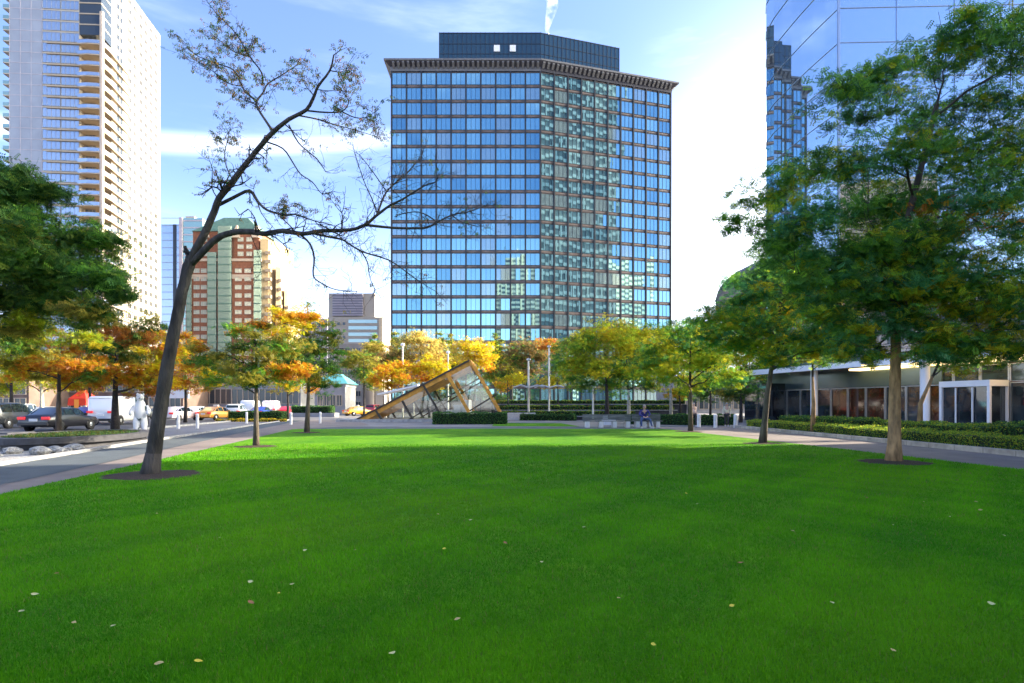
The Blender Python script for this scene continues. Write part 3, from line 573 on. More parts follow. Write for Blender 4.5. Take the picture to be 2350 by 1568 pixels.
# -- street and park trees farther off
def far(label, x, Y, lst, leaf=.2, bark='bark_dark', group='autumn trees behind the plaza', name='park_tree', base=None, dens=1.7, r=.13, dep=1.8, seed=0, spread=.36, trunk_x=None):
    ys_ = [q[1] for q in lst]; top = min(ys_); tx = trunk_x or x
    b0 = W(tx, 950, Y); pts = [Vector((b0.x, Y, -.05)), Vector((b0.x + .05, Y, 1.6)), W((x + tx) / 2, (top + 930) / 2, Y), W(x, top, Y)]
    tree(name, label, (b0.x, Y), pts, r, cl(lst, Y, dep, seed + int(x)), leaf, 2, dens, bark, group, sub=10, spread=.3, twigs=3)
far('bright orange maple left of the tilted glass pavilion', 890, 70, [(880,848,26,orr),(905,855,28,orr),(865,868,24,orr),(925,845,24,orr),(895,878,26,orr),(920,870,24,[('gold', 2), ('orange', 1)])])
far('golden yellow tree directly behind the tilted glass pavilion', 985, 72, [(950,848,26,[('gold', 2), ('orange', 1)]),(985,838,28,[('yellow', 2), ('gold', 2)]),(1015,850,24,[('gold', 2), ('yellow', 1)]),(970,868,24,orr),(1005,875,24,[('gold', 1), ('orange', 1)])])
far('tall tan brown tree in front of the office tower, left of its middle', 965, 105, [(940,795,34,[('tan', 2), ('olive', 1)]),(985,800,34,[('tan', 2), ('brown', 1)]),(960,775,26,[('tan', 2), ('olive', 1)]),(1000,830,30,[('tan', 2), ('orange', 1)]),(930,825,30,[('brown', 2), ('tan', 1)])], .26)
far('rounded golden tree above the right end of the glass pavilion', 1090, 100, [(1060,795,26,[('tan', 2), ('gold', 1)]),(1090,805,34,[('gold', 2), ('tan', 1.5)]),(1110,830,28,[('gold', 2), ('orange', 1)]),(1075,825,28,[('gold', 2), ('tan', 1)]),(1105,800,24,[('gold', 1), ('yellow', 1)])], .24)
far('dark brown tree to the left of the golden trees', 880, 110, [(865,825,32,[('brown', 3), ('olive', 1)]),(895,815,28,[('brown', 2), ('deep', 1)]),(860,800,24,[('olive', 1), ('tan', .6)]),(905,835,24,[('brown', 1), ('deep', 1)])], .26)
far('dark purple brown tree behind the pale pole with the canopy', 1215, 95, [(1205,800,36,[('brown', 3), ('deep', 1)]),(1240,815,34,[('brown', 3), ('deep', 1)]),(1190,830,30,[('brown', 2), ('deep', 1)]),(1225,845,30,[('brown', 1), ('deep', 1)]),(1160,860,28,[('deep', 1), ('brown', 1)])], .25)
far('small rust orange crown above the taller pale pole', 1262, 88, [(1258,790,22,[('orange', 1), ('rust', 1), ('tan', .6)]),(1272,798,18,[('orange', 1), ('gold', .6)]),(1245,800,16,[('rust', 1), ('tan', 1)])], .2)
far('dark green tree between the poles and the yellow green plaza trees', 1310, 80, [(1300,800,34,[('deep', 2), ('olive', 1)]),(1325,780,26,[('olive', 2), ('deep', 1)]),(1290,840,32,[('green', 1), ('deep', 1)]),(1330,840,34,[('deep', 1), ('olive', 1)])], .2)
far('low yellow bush tree under the pale canopies', 1280, 75, [(1275,872,22,[('yellow', 2), ('lime', 1)]),(1305,868,22,[('yellow', 2), ('lime', 1)]),(1250,880,18,[('yellow', 1), ('gold', 1)])], .18)
far('small yellow and orange tree right of the glass pavilion', 1165, 73, [(1150,885,20,[('gold', 2), ('orange', 1)]),(1175,872,20,[('yellow', 2), ('gold', 1)]),(1195,868,18,[('yellow', 2), ('gold', 1)])], .18)
far('golden orange tree glowing behind the second left lawn tree', 660, 62, [(640,845,34,orr),(680,850,32,[('gold', 2), ('orange', 1)]),(650,885,30,[('gold', 2), ('yellow', .7)]),(700,868,28,[('gold', 2), ('orange', 1)]),(720,885,22,orr)], .17, group='autumn trees along the left street', name='street_tree')
far('orange street tree behind the leaning bare tree', 425, 52, [(410,830,36,orr),(445,850,36,orr),(400,870,34,[('orange', 2), ('rust', 1)]),(450,885,28,orr),(430,800,28,og),(480,880,24,[('gold', 1), ('olive', 1)])], .15, group='autumn trees along the left street', name='street_tree')
far('bright yellow green street tree with a pale forked trunk behind the dark SUV', 95, 58, [(60,850,38,[('lime', 2), ('yellow', 2)]),(110,860,36,[('lime', 2), ('yellow', 2)]),(150,880,32,[('yellow', 2), ('lime', 1)]),(30,870,34,[('lime', 2), ('yellow', 1)]),(90,820,34,yg)], .16, 'bark_pale', 'autumn trees along the left street', 'street_tree', r=.2)
far('loose olive tree at the left end of the glass pavilion', 835, 76, [(820,815,30,[('olive', 2), ('green', 1)]),(850,835,28,[('olive', 2), ('tan', .5)]),(830,860,28,dg),(860,880,22,[('olive', 1), ('deep', 1)]),(795,835,24,[('olive', 1), ('green', 1)])], .19)
far('thin bluish bare looking tree above the golden left trees', 705, 95, [(705,700,22,[('deep', 1), ('olive', 1)]),(720,725,20,[('deep', 1), ('brown', 1)]),(695,725,18,[('deep', 1), ('brown', 1)])], .2, dens=.5)
for i, (x, y0, hh, lb_) in enumerate([(905,765,55,'narrow poplar at the left corner of the office tower'),(860,770,60,'narrow yellow green poplar left of the office tower'),(1035,770,60,'narrow poplar between the tan and golden trees'),(1135,770,70,'narrow green poplar right of the rounded golden tree'),(1150,785,60,'narrow light poplar left of the dark brown tree'),(1010,765,50,'narrow dark poplar behind the tan tree'),(1175,790,50,'narrow poplar by the corner of the office tower')]):
    Y = 118; far(lb_, x, Y, [(x, y0 + hh * k / 4, 8 + 4 * k, [('lime', 1), ('olive', 1.5), ('green', 1)] if i % 2 else [('deep', 1.4), ('olive', 1), ('yellow', .5)], 0) for k in range(6)], .28, group='narrow poplars before the office tower', name='poplar_tree', dens=1.4)
for i, (x, lst, lb_) in enumerate([(1130, [(1110,905,20,dd_),(1135,915,18,dd_)], 'dark shrubby tree right of the glass pavilion'), (1560, [(1545,900,18,[('gold', 1), ('orange', 1)]),(1575,905,18,[('gold', 1), ('deep', 1)])], 'small golden tree behind the pedestrians'), (1700, [(1690,880,30,[('green', 1), ('deep', 1)]),(1720,900,26,[('deep', 1), ('green', 1)]),(1665,905,22,[('deep', 1), ('olive', 1)])], 'dark green tree in front of the glass lobby corner')]):
    far(lb_, x, 66 if i < 2 else 52, lst, .16, group='autumn trees behind the plaza')
far('full green and yellow tree at the back behind the middle stone bollard', 1630, 70, [(1600,770,32,ly),(1640,760,36,gy),(1670,790,36,gy),(1620,810,40,ly),(1655,840,40,gy),(1600,850,34,ly),(1640,880,32,g_)], .17)
far('broad dark green tree at the back left of the glass lobby corner', 1720, 74, [(1700,780,40,g_),(1745,800,40,gy),(1700,830,40,gy),(1740,850,40,g_),(1690,870,34,g_),(1730,895,34,g_),(1770,880,34,dd_),(1760,830,36,g_)], .17)
far('low dark tree filling the gap right of the seated man', 1580, 78, [(1560,870,28,ly),(1590,890,28,dd_),(1620,905,26,dd_),(1550,905,24,[('gold', 1), ('deep', 1)]),(1670,905,28,dd_),(1710,915,26,dd_)], .18)
far('orange and olive street tree behind the red tent', 205, 50, [(170,800,38,og),(215,780,38,ot),(250,820,38,og),(190,845,38,orr),(235,860,36,ot),(160,860,30,yg),(215,885,28,orr)], .15, group='autumn trees along the left street', name='street_tree')
far('rust and green street tree behind the white statue', 335, 48, [(310,780,36,ot),(350,770,36,[('rust', 1), ('olive', 1)]),(380,800,36,ot),(320,830,38,og),(365,840,36,orr),(340,875,32,ot),(385,880,28,orr)], .15, group='autumn trees along the left street', name='street_tree')
far('yellow green street tree at the far left edge behind the dark SUV roof', 25, 48, [(10,780,42,yg),(50,800,42,yg),(-10,830,42,[('lime', 1), ('olive', 1)]),(35,850,38,[('yellow', 1), ('lime', 1)]),(0,880,34,yg)], .15, group='autumn trees along the left street', name='street_tree')
for i, (x, Y, lean, lb_) in enumerate([(1865, 30, 0, 'small forked young tree before the dark storefront left of the first white column'), (2110, 26, 60, 'small leaning young tree between the two white columns')]):
    far(lb_, x + lean, Y, [(x + lean, 800, 40, gy), (x + lean + 40, 830, 35, g_), (x + lean - 45, 815, 35, gy)], .08, 'bark_warm', 'young trees before the hotel', 'young_tree', r=.1, trunk_x=x, dep=.8)
# ---------------------------------------------------------------- hedges
def hedge(label, pts, wd, z0, h, pal, leaf=.035, dens=500, group=None, name='hedge'):
    """pts: centre line on the ground; a dense core with clipped leafy shell"""
    a = Vector((*pts[0], 0)); t = thing(name, label, 'hedge', a, 0, group); cb = MB(); O = []
    n_ = len(pts)
    for (x0, y0), (x1, y1) in zip(pts[:-1], pts[1:]):
        p = Vector((x0, y0, 0)); q = Vector((x1, y1, 0)); L = (q - p).length; ang = math.atan2(y1 - y0, x1 - x0)
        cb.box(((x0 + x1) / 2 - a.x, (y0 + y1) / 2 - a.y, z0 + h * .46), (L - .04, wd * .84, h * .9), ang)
        n = int(dens * (L * (2 * h + wd) + 2 * wd * h)); u = RNG.random(n) * L
        per = RNG.random(n) * (2 * h + wd); wig = .05 * np.sin(u * 2.3 + x0) + .035 * np.sin(u * 6.1) + RNG.normal(size=n) * .028
        v = np.where(per < h, -wd / 2 - wig, np.where(per < h + wd, per - h - wd / 2, wd / 2 + wig)); z = np.where(per < h, per, np.where(per < h + wd, h + wig, 2 * h + wd - per))
        ends = RNG.random(n) < (wd * h * 2) / (L * (2 * h + wd) + 2 * wd * h); ne = ends.sum()
        u[ends] = np.where(RNG.random(ne) < .5, RNG.normal(size=ne) * .03, L + RNG.normal(size=ne) * .03); v[ends] = (RNG.random(ne) - .5) * wd; z[ends] = RNG.random(ne) * h
        c, s = math.cos(ang), math.sin(ang)
        O.append(np.stack([x0 + u * c - v * s - a.x, y0 + u * s + v * c - a.y, z0 + np.maximum(z, .01)], 1))
    O = np.concatenate(O); n = len(O)
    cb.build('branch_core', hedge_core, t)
    D = RNG.normal(size=(n, 3)); D /= np.linalg.norm(D, axis=1)[:, None]; E = np.cross(D, RNG.normal(size=(n, 3))); E /= np.linalg.norm(E, axis=1)[:, None]
    l = leaf * (.7 + .6 * RNG.random((n, 1)))
    V = np.stack([O - D * l, O - E * l * .5, O + D * l, O + E * l * .5], 1).reshape(-1, 3)
    names = [p for p, _ in pal]; wts = np.array([q for _, q in pal], float); wts /= wts.sum()
    pk = RNG.choice(len(names), size=n, p=wts); C = np.zeros((n, 3))
    for k, nm in enumerate(names): s_ = pk == k; C[s_] = np.array(PAL[nm])[RNG.integers(0, len(PAL[nm]), s_.sum())]
    C *= 2.3 * (.7 + .6 * RNG.random((n, 1)))
    raw_mesh('foliage', V, 4, M['leaf'], t, C); return t
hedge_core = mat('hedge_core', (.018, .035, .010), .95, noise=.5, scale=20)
hp = [('green', 1.2), ('lime', 3)]
hedge('long low clipped hedge directly behind the right-hand stone kerb', [(15.85, 5), (15.95, 12), (16.05, 18), (16.2, 26), (16.35, 33), (16.4, 38.6)], 1.0, .0, .52, hp, .03, 700, 'low hedges before the hotel')
hedge('taller dark green hedge in the second row before the hotel, at the right edge', [(19.4, 8), (19.2, 15), (19.0, 21.5)], 1.5, 0, .82, [('green', 2), ('deep', 2), ('lime', .6)], .04, 520, 'low hedges before the hotel')
hedge('loose bright green hedge behind the thick sunlit trunk, second row', [(18.8, 22), (18.7, 28.5)], 1.2, 0, .72, [('green', 2), ('lime', 2)], .04, 480, 'low hedges before the hotel')
hedge('dark hedge in the second row near the first white column', [(18.6, 29.5), (18.5, 38)], 1.3, 0, .80, [('deep', 1), ('green', 2), ('lime', .7)], .05, 360, 'low hedges before the hotel')
hedge('box shaped dark green hedge in front of the tilted glass pavilion', [(-6.5, 47.2), (-.45, 47.2)], 1.2, 0, .93, [('green', 2), ('deep', 2)], .06, 330)
hedge('box shaped dark hedge on the left beyond the cycle path', [(-27.9, 56.5), (-22.6, 56.5)], 1.3, 0, .92, [('deep', 2), ('green', 1.5)], .07, 260)
hedge('low far hedge behind the farthest left lawn tree', [(-30, 78), (-24.5, 78)], 1.4, .55, .9, [('deep', 2), ('green', 1)], .09, 160)
b = MB(); b.box((-27.2, 78, .27), (6.4, 2, .56)); tag(b.build('planter_wall', M['grey_wall']), 'grey planter wall under the low far left hedge', 'planter wall')
hedge('strip of yellow flowers at the foot of the left box hedge', [(-28.4, 54.8), (-21.8, 54.8)], .7, 0, .22, [('yellow', 2), ('gold', 1), ('lime', 1)], .06, 260, name='flower_bed')
# terraces of low walls and hedges behind the plaza
for i, (x0, x1, Y, z, lb_) in enumerate([(-1.2, 13.5, 62, .35, 'nearest terrace planter wall behind the bench, pale grey top'), (-2.0, 20, 70, .95, 'middle terrace planter wall behind the pole canopies'), (-2.4, 24, 79, 1.7, 'highest terrace planter wall below the yellow trees')]):
    b = MB(); b.box(((x0 + x1) / 2, Y, z / 2), (x1 - x0, 1.8, z)); b.box(((x0 + x1) / 2, Y - .95, z + .04), (x1 - x0 + .1, .42, .09), mi=1)
    tag(b.build('planter_wall', [M['dark_stone'], M['kerb_grey']]), lb_, 'planter wall', 'terrace planter walls')
    hedge(['low green hedge on the nearest terrace', 'green hedge on the middle terrace', 'olive hedge on the highest terrace'][i], [(x0 + .2, Y + .15), (x1 - .2, Y + .15)], 1.3, z, .55, [('green', 2), ('olive', 1), ('lime', .7)], .09, 110, 'terrace hedges')
hedge('dark sloping hedge beside the white bollards', [(9.8, 48), (14.0, 45.2), (17.2, 44)], 1.3, 0, .78, [('deep', 3), ('green', 1)], .07, 260)
hedge('dark green hedge on the plaza right of the white plinth', [(1.0, 60.0), (6.5, 58.5)], 1.2, 0, .6, [('deep', 2), ('green', 1.4)], .08, 200)
# ---------------------------------------------------------------- buildings
def window_grid(parent, protos, spots, name='window', keep=100):
    """spots: (mesh key, x, y, z, rot, sx, sz, rank) - the best-ranked `keep` become objects, the rest one mesh of kind stuff"""
    spots = sorted(spots, key=lambda q: -q[7]); rest = {}
    for i, (k, x, y, z, rz, sx, sz, _) in enumerate(spots):
        if i < keep:
            o = bpy.data.objects.new(name, protos[k]); o.location = (x, y, z); o.rotation_euler = (random.gauss(0, .0035), 0, rz + random.gauss(0, .005)); o.scale = (sx, 1, sz); link(o, parent)
        else: rest.setdefault(k, []).append((x, y, z, rz + random.gauss(0, .005), sx, sz, random.gauss(0, .0035)))
    if rest:
        b = MB(); mats = []
        for k, lst in rest.items():
            me = protos[k]; o_ = len(mats); mats += list(me.materials)
            for x, y, z, rz, sx, sz, tx in lst:
                m4 = Matrix.Translation((x, y, z)) @ Matrix.Rotation(rz, 4, 'Z') @ Matrix.Rotation(tx, 4, 'X') @ Matrix.Diagonal((sx, 1, sz, 1)); n0 = len(b.v)
                b.v += [tuple(m4 @ v.co) for v in me.vertices]
                for p in me.polygons: b.f.append(tuple(n0 + q for q in p.vertices)); b.m.append(o_ + p.material_index)
        o = b.build('more_windows', mats, parent); o['kind'] = 'stuff'
def pane_mesh(name, wd, h, glass, frame, cols=1, rows=1, fr=.07, depth=.06, mul=None):
    """a window: glass facing -Y with a proud frame and mullions, centred on its own origin"""
    b = MB(); b.poly([(-wd/2, 0, -h/2), (wd/2, 0, -h/2), (wd/2, 0, h/2), (-wd/2, 0, h/2)], 0); mul = mul or fr
    for s_ in (-1, 1):
        b.box((s_ * (wd/2 - fr/2), -depth/2 - .01, 0), (fr, depth, h), mi=1); b.box((0, -depth/2 - .012, s_ * (h/2 - fr/2)), (wd - 2*fr, depth, fr), mi=1)
    for c in range(1, cols): b.box((-wd/2 + wd * c / cols, -depth/2 - .008, 0), (mul, depth * .8, h - 2*fr), mi=1)
    for r_ in range(1, rows): b.box((0, -depth/2 - .006, -h/2 + h * r_ / rows), (wd - 2*fr, depth * .7, mul), mi=1)
    o = b.build(name, [glass, frame]); me = o.data; bpy.data.objects.remove(o, do_unlink=True); return me
M['pale_cream'] = mat('pale_cream', (.85, .72, .5), .8)
# -- the office tower in the middle
def office_tower():
    A, B = Vector((-28.97, 137, 0)), Vector((6.8, 137, 0)); th = math.atan2(.27, .963); u2 = Vector((math.cos(th), math.sin(th), 0)); C_ = B + u2 * 35.3
    t = thing('office_tower', 'wide office tower of blue mirror glass with red granite bands and a flared cornice', 'office tower', (0, 150, 0)); off = Vector((0, 150, 0))
    foot = [A, B, C_, C_ + Vector((-6, 22, 0)), A + Vector((0, 32, 0))]; zt = 82.0; fh = 3.62; z0 = zt - 22 * fh
    b = MB(); b.prism([p - off for p in foot], 0, zt)
    # proud bronze piers between the bays
    for o, u, n_, rz, L in ((A, Vector((1, 0, 0)), Vector((0, -1, 0)), 0, 35.77), (B, u2, Vector((math.sin(th), -math.cos(th), 0)), th, 35.3)):
        for k in range(11):
            p = o + u * (L * k / 10) + n_ * .17 - off; b.box((p.x, p.y, zt / 2), (.30, .42, zt - .1), rz, 1)
        for f in range(23):
            p = o + u * (L / 2) + n_ * .06 - off; z = z0 + f * fh - .08; b.box((p.x, p.y, z), (L - .5, .10, .05), rz, 1)
    b.build('wall', [M['granite'], M['pier']], t)
    GC = {nm_: glass_mat('tower_glass_' + nm_, c_, ro_) for nm_, c_, ro_ in (('clear', (.23, .47, .57), .02), ('pale', (.30, .56, .63), .03), ('deep', (.16, .36, .47), .02), ('blind', (.32, .46, .50), .10))}
    def tilted_pane(k_):
        b = MB(); wd, h = 3.22, 2.9; g = GC[('clear', 'clear', 'clear', 'pale', 'deep', 'pale', 'clear', 'blind')[k_ % 8]]
        for c in range(3):
            x0, x1 = -wd/2 + wd * c / 3, -wd/2 + wd * (c + 1) / 3; ty, tx = random.gauss(0, .0045), random.gauss(0, .006)
            b.poly([(x0, -tx - ty, -h/2), (x1, tx - ty, -h/2), (x1, tx + ty, h/2), (x0, -tx + ty, h/2)], 0)
        for c in range(4): b.box((-wd/2 + wd * c / 3, -.05, 0), (.07, .06, h), mi=1)
        for q in (-1, 1): b.box((0, -.052, q * (h/2 - .03)), (wd - .1, .05, .06), mi=1)
        o = b.build('tower_pane', [g, M['pier']]); me = o.data; bpy.data.objects.remove(o, do_unlink=True); return me
    pm = {k_: tilted_pane(k_) for k_ in range(16)}
    sp = []
    for o, u, n_, rz, L in ((A, Vector((1, 0, 0)), Vector((0, -1, 0)), 0, 35.77), (B, u2, Vector((math.sin(th), -math.cos(th), 0)), th, 35.3)):
        for k in range(10):
            for f in range(22):
                p = o + u * (L * (k + .5) / 10) + n_ * .05 - off; z = z0 + f * fh + .42 + 1.45
                sp.append((random.randrange(16), p.x, p.y, z, rz, L / 10 / 3.55, 1, (f if rz == 0 else f - .5) + (0 if 1 < k < 9 else -3)))
    window_grid(t, pm, sp)
    # cornice: a flared crown with brackets
    def ring(e):
        nA = Vector((-1, 0, 0)); return [A + Vector((-e, -e, 0)), B + Vector((e * .137, -e, 0)), C_ + u2 * e + Vector((math.sin(th), -math.cos(th), 0)) * e, foot[3] + Vector((e, e, 0)), foot[4] + Vector((-e, e, 0))]
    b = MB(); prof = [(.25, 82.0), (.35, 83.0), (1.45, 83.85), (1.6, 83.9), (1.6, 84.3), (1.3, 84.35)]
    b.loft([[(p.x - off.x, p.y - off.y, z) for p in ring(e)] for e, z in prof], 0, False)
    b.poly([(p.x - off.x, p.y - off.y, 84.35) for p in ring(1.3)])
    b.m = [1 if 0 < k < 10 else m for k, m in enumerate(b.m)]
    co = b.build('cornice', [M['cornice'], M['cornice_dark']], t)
    b = MB(); b.loft([[(-.28, 0, 0), (.28, 0, 0), (.28, 0, .5), (-.28, 0, .5)], [(-.28, -.9, .85), (.28, -.9, .85), (.28, -.9, 1.2), (-.28, -.9, 1.2)]]); br = b.build('bracket', M['cornice'], co); first = True
    for o, u, n_, rz, L in ((A, Vector((1, 0, 0)), Vector((0, -1, 0)), 0, 35.77), (B, u2, Vector((math.sin(th), -math.cos(th), 0)), th, 35.3)):
        for k in range(30):
            p = o + u * (L * (k + .5) / 30) + n_ * .5 - off; q = br if first else copy_obj(br, co); first = False
            q.location = (p.x, p.y, 82.6); q.rotation_euler = (0, 0, rz)
    # penthouse
    P = [Vector((-18.3, 143, 0)), Vector((7.2, 143, 0)), Vector((28.1, 149.2, 0)), Vector((24, 158, 0)), Vector((-18.3, 158, 0))]
    b = MB(); b.prism([p - off for p in P], 84.37, 95.4); b.build('penthouse', M['glass_pent'], t); b = MB()
    for p, q, n in ((P[0], P[1], 22), (P[1], P[2], 19)):
        dr = (q - p); L = dr.length; ang = math.atan2(dr.y, dr.x); nn = Vector((math.sin(ang), -math.cos(ang), 0))
        for k in range(n + 1):
            c = p + dr * k / n + nn * .04 - off; b.box((c.x, c.y, 90.2), (.1, .16, 10.38), ang)
        for z in (87.5, 90, 92.5, 95.2):
            c = (p + q) / 2 + nn * .03 - off; b.box((c.x, c.y, z), (L - .2, .1, .13), ang)
    b.build('penthouse_mullions', M['pier'], [o for o in t.children if o.name.startswith('penthouse')][0])
    for dx in (-3.8, .2):
        b = MB(); b.box((dx, 142.85 - 150, 91.3), (1.5, .2, 1.6)); b.build('vent', M['white_metal'], t)
    b = MB(); b.lathe([(.35, 95.4), (.35, 97.0), (.3, 97.05)], (9.2, -4, 0), 12); b.build('flue', M['metal'], t)
office_tower()
# pale tower across the street behind the camera, seen mirrored in the office tower
t = thing('apartment_tower', 'pale apartment tower behind the viewer, seen only mirrored in the office tower glass', 'apartment tower', (6, -112, 0)); b = MB(); b.prism([(-12, 0), (12, 0), (12, -18), (-12, -18)], 0, 104)
for k in range(33): b.box((0, .25, 4 + k * 3.1), (24.4, .5, 1.5), 0, 1)
b.build('wall', [M['glass_d'], M['white_wall']], t)
for x in (-11, -4, 4, 11):
    b = MB(); b.box((x, .6, 52), (1.2, .9, 104)); b.build('pier', M['cream'], t)
t = thing('apartment_tower', 'cream apartment tower beyond the hotel outside the photo, seen only mirrored in the office tower', 'apartment tower', (165, -14, 0)); b = MB(); b.prism([(-30, 0), (26, 0), (26, -20), (-30, -20)], 0, 92)
for k in range(28): b.box((-2, .3, 4 + k * 3.2), (56.4, .6, 1.7), 0, 1)
b.build('wall', [M['glass_d'], M['pale_cream']], t)
# -- the residential tower on the left
def residential_tower():
    c0 = Vector((-115.6, 160, 0)); uL = Vector((-1, -.09, 0)).normalized(); uR = Vector((-.142, 1, 0)).normalized(); nL = Vector((.09, -1, 0)).normalized(); nR = Vector((1, .142, 0)).normalized()
    aL = math.atan2(-uL.y, -uL.x); aR = math.atan2(uR.y, uR.x); zt = 128.5; fh = 3.02
    t = thing('apartment_tower', 'tall white apartment tower with rounded balcony corner and blue glass front on the left', 'apartment tower', c0); LL, LR = 24.0, 35.2
    e = [Vector((0, 0, 0)), uL * LL, uL * LL + uR * 30, uR * LR]
    b = MB(); core = [uL * 1.2 + uR * .0 + nL * -.02, uL * LL, uL * LL + uR * 34, uR * LR, uR * 4.0, uR * 4.0 + uL * 1.6, uL * 5.6 + uR * 2.0, uL * 5.6]
    b.prism([p for p in (uL * 5.6, uL * LL, uL * LL + uR * 34, uR * LR, uR * 5.2, uR * 5.2 + uL * 2.2, uL * 5.6 + uR * 2.2)], 0, zt); b.build('wall', M['white_wall'], t)
    # blue panel front
    def quad_l(b, s0, s1, z0, z1, mi, o=.06):
        p, q = uL * s0 + nL * o, uL * s1 + nL * o; b.poly([(q.x, q.y, z0), (p.x, p.y, z0), (p.x, p.y, z1), (q.x, q.y, z1)], mi)
    b = MB(); quad_l(b, 15.4, LL, 0, zt - .2, 0)
    for f in range(42): p = uL * 19.7 + nL * .08; b.box((p.x, p.y, 3.3 + f * fh), (8.6, .05, .16), aL, 1)
    for k in range(4): p = uL * (15.5 + k * 2.8) + nL * .075; b.box((p.x, p.y, zt / 2), (.12, .05, zt - .5), aL, 1)
    b.build('blank_panel', [M['pale_blue'], M['lavender']], t)
    pm = {'l': pane_mesh('front_pane', 4.7, 2.5, M['glass_b'], M['pale_blue'], 4, 1, .08, .06), 'r': pane_mesh('side_pane', 1.9, 1.55, M['glass_d'], M['tan'], 2, 1, .10, .05), 'd': pane_mesh('balcony_door', 2.6, 2.5, M['glass_b'], M['tan'], 3, 1, .08, .05)}
    sp = []; nf = 41
    for f in range(nf):
        z = 3.5 + f * fh
        for k in range(2):
            p = uL * (13.0 - k * 4.9) + nL * .07; sp.append(('l', p.x, p.y, z + 1.45, aL, 1, 1, 5 - abs(f - 30) * .4 + (0 if f < 41 else -9)))
        for k in range(6):
            s_ = 15.2 + k * 3.4; p = uR * s_ + nR * .05; sp.append(('r', p.x, p.y, z + 1.6, aR, 1, 1, 2 - abs(f - 26) * .4 + k * .05))
        p = uR * 9.6 + nR * .05; sp.append(('r', p.x, p.y, z + 1.6, aR, 1.9, 1.2, -2 - abs(f - 20) * .1))
        p = uL * 5.6 + uR * 1.1; q = uR * 5.2 + uL * 1.1
        sp.append(('d', (uL * 3.9 + uR * 2.18).x, (uL * 3.9 + uR * 2.18).y, z + 1.4, aL, 1.1, 1, -9))
    window_grid(t, pm, sp)
    # wrap-round balconies, one per storey
    def bal_pts(e0, e1, x):      # polyline from front wall round the corner to the side wall
        o = [uL * 14.2 + nL * .35, uL * 6 + nL * (.5 + x), uL * 3.2 + nL * (1.0 + x), uL * .6 + nL * (.9 + x) + nR * .3, nR * (.9 + x) + nL * .3, uR * 3 + nR * (1.1 + x), uR * 6.5 + nR * (.9 + x), uR * 15.5 + nR * .25]
        return o
    b = MB(); out = bal_pts(0, 0, .0); inn = [uR * 14 - nR * .0, uR * 5.2 + nR * -.02, uR * 5.2 + uL * 2.2, uL * 5.6 + uR * 2.2, uL * 5.6, uL * 14.2]
    b.prism([(p.x, p.y) for p in out + inn], 0, .26)
    bal = b.build('balcony', M['tan'], t); 
    b = MB()
    for p, q in zip(out[1:-2], out[2:-1]):
        p = p * .985; q = q * .985; b.poly([(p.x, p.y, .34), (q.x, q.y, .34), (q.x, q.y, 1.28), (p.x, p.y, 1.28)], 0); m_ = (p + q) / 2; L = (q - p).length
        b.box((m_.x, m_.y, 1.31), (L, .07, .06), math.atan2((q - p).y, (q - p).x), 1)
    rail = b.build('railing', [M['glass_b'], M['tan']], bal)
    b = MB(); b.prism([(p.x, p.y) for p in (uL * 4.2 + uR * .4, uL * 1.0 + uR * .4, uL * .4 + uR * 1.0, uR * 4.6 - nR * .6, uR * 5.1 + uL * 2.0, uL * 5.4 + uR * 2.1)], .26, .28); b.m = [0] * len(b.f)
    bal.location = (0, 0, 6)
    for f in range(1, 33):
        c = copy_tree(bal, t); c.location = (0, 0, 6 + f * fh)
    # light corner post running up the balconies
    b = MB(); p = nL * .55 + nR * .55; b.box((p.x, p.y, 56), (.75, .75, 112)); b.build('corner_post', M['beige'], t)
    # upper glazed storeys without slabs
    b = MB(); pts = [uL * 5.7, uL * 1.2 + nL * .2, nL * .2 + nR * .2, uR * 5.3, uR * 5.3 + uL * 2, uL * 5.6 + uR * 2]
    b.prism([(q.x, q.y) for q in pts], 6 + 33 * fh, zt + 1.5); k0 = len(b.f)
    for f in range(34, 42):
        b.prism([(q.x * 1.03 + .1, q.y * 1.0 - .1) for q in pts], 6 + f * fh - .35, 6 + f * fh, 1)
    b.build('glazed_corner', [M['glass_d'], M['tan']], t)
    # small side balconies on the far left edge
    b = MB(); p = uL * (LL + .7) + uR * .9; b.box((p.x, p.y, .12), (1.7, 2.0, .24), aL); b.box((p.x, p.y - .95, .75), (1.6, .05, 1.0), aL, 1); b.box((p.x - .75, p.y, .75), (.05, 1.9, 1.0), aL, 1)
    sb = b.build('side_balcony', [M['white_wall'], M['green_glass']], t); sb.location = (0, 0, 6)
    for f in range(1, 41): c = copy_obj(sb, t); c.location = (0, 0, 6 + f * fh)
    # darker punched storeys near the foot of the side wall
    for z in (100.2, 64.0):
        b = MB(); p = uR * 24 + nR * .03; b.box((p.x, p.y, z), (22, .1, .3), aR); b.build('string_course', M['cream'], t)
residential_tower()
def small_windows(t, face, pm_key, cols, rows, x0, x1, z0, z1, Y, off, rz=0., rank=0, u=Vector((1, 0, 0)), o=None, sx=1, sz=1, out=.05):
    sp = []
    n_ = Vector((math.sin(rz), -math.cos(rz), 0)); u = Vector((math.cos(rz), math.sin(rz), 0))
    for i in range(cols):
        for j in range(rows):
            p = Vector((0, Y, 0)) + u * 0; a = x0 + (x1 - x0) * (i + .5) / cols
            p = (o + u * a + n_ * out) if o is not None else Vector((a - off.x, Y - off.y - out, 0)); sp.append((pm_key, p.x, p.y, z0 + (z1 - z0) * (j + .5) / rows, rz, sx, sz, rank + j * .01))
    return sp
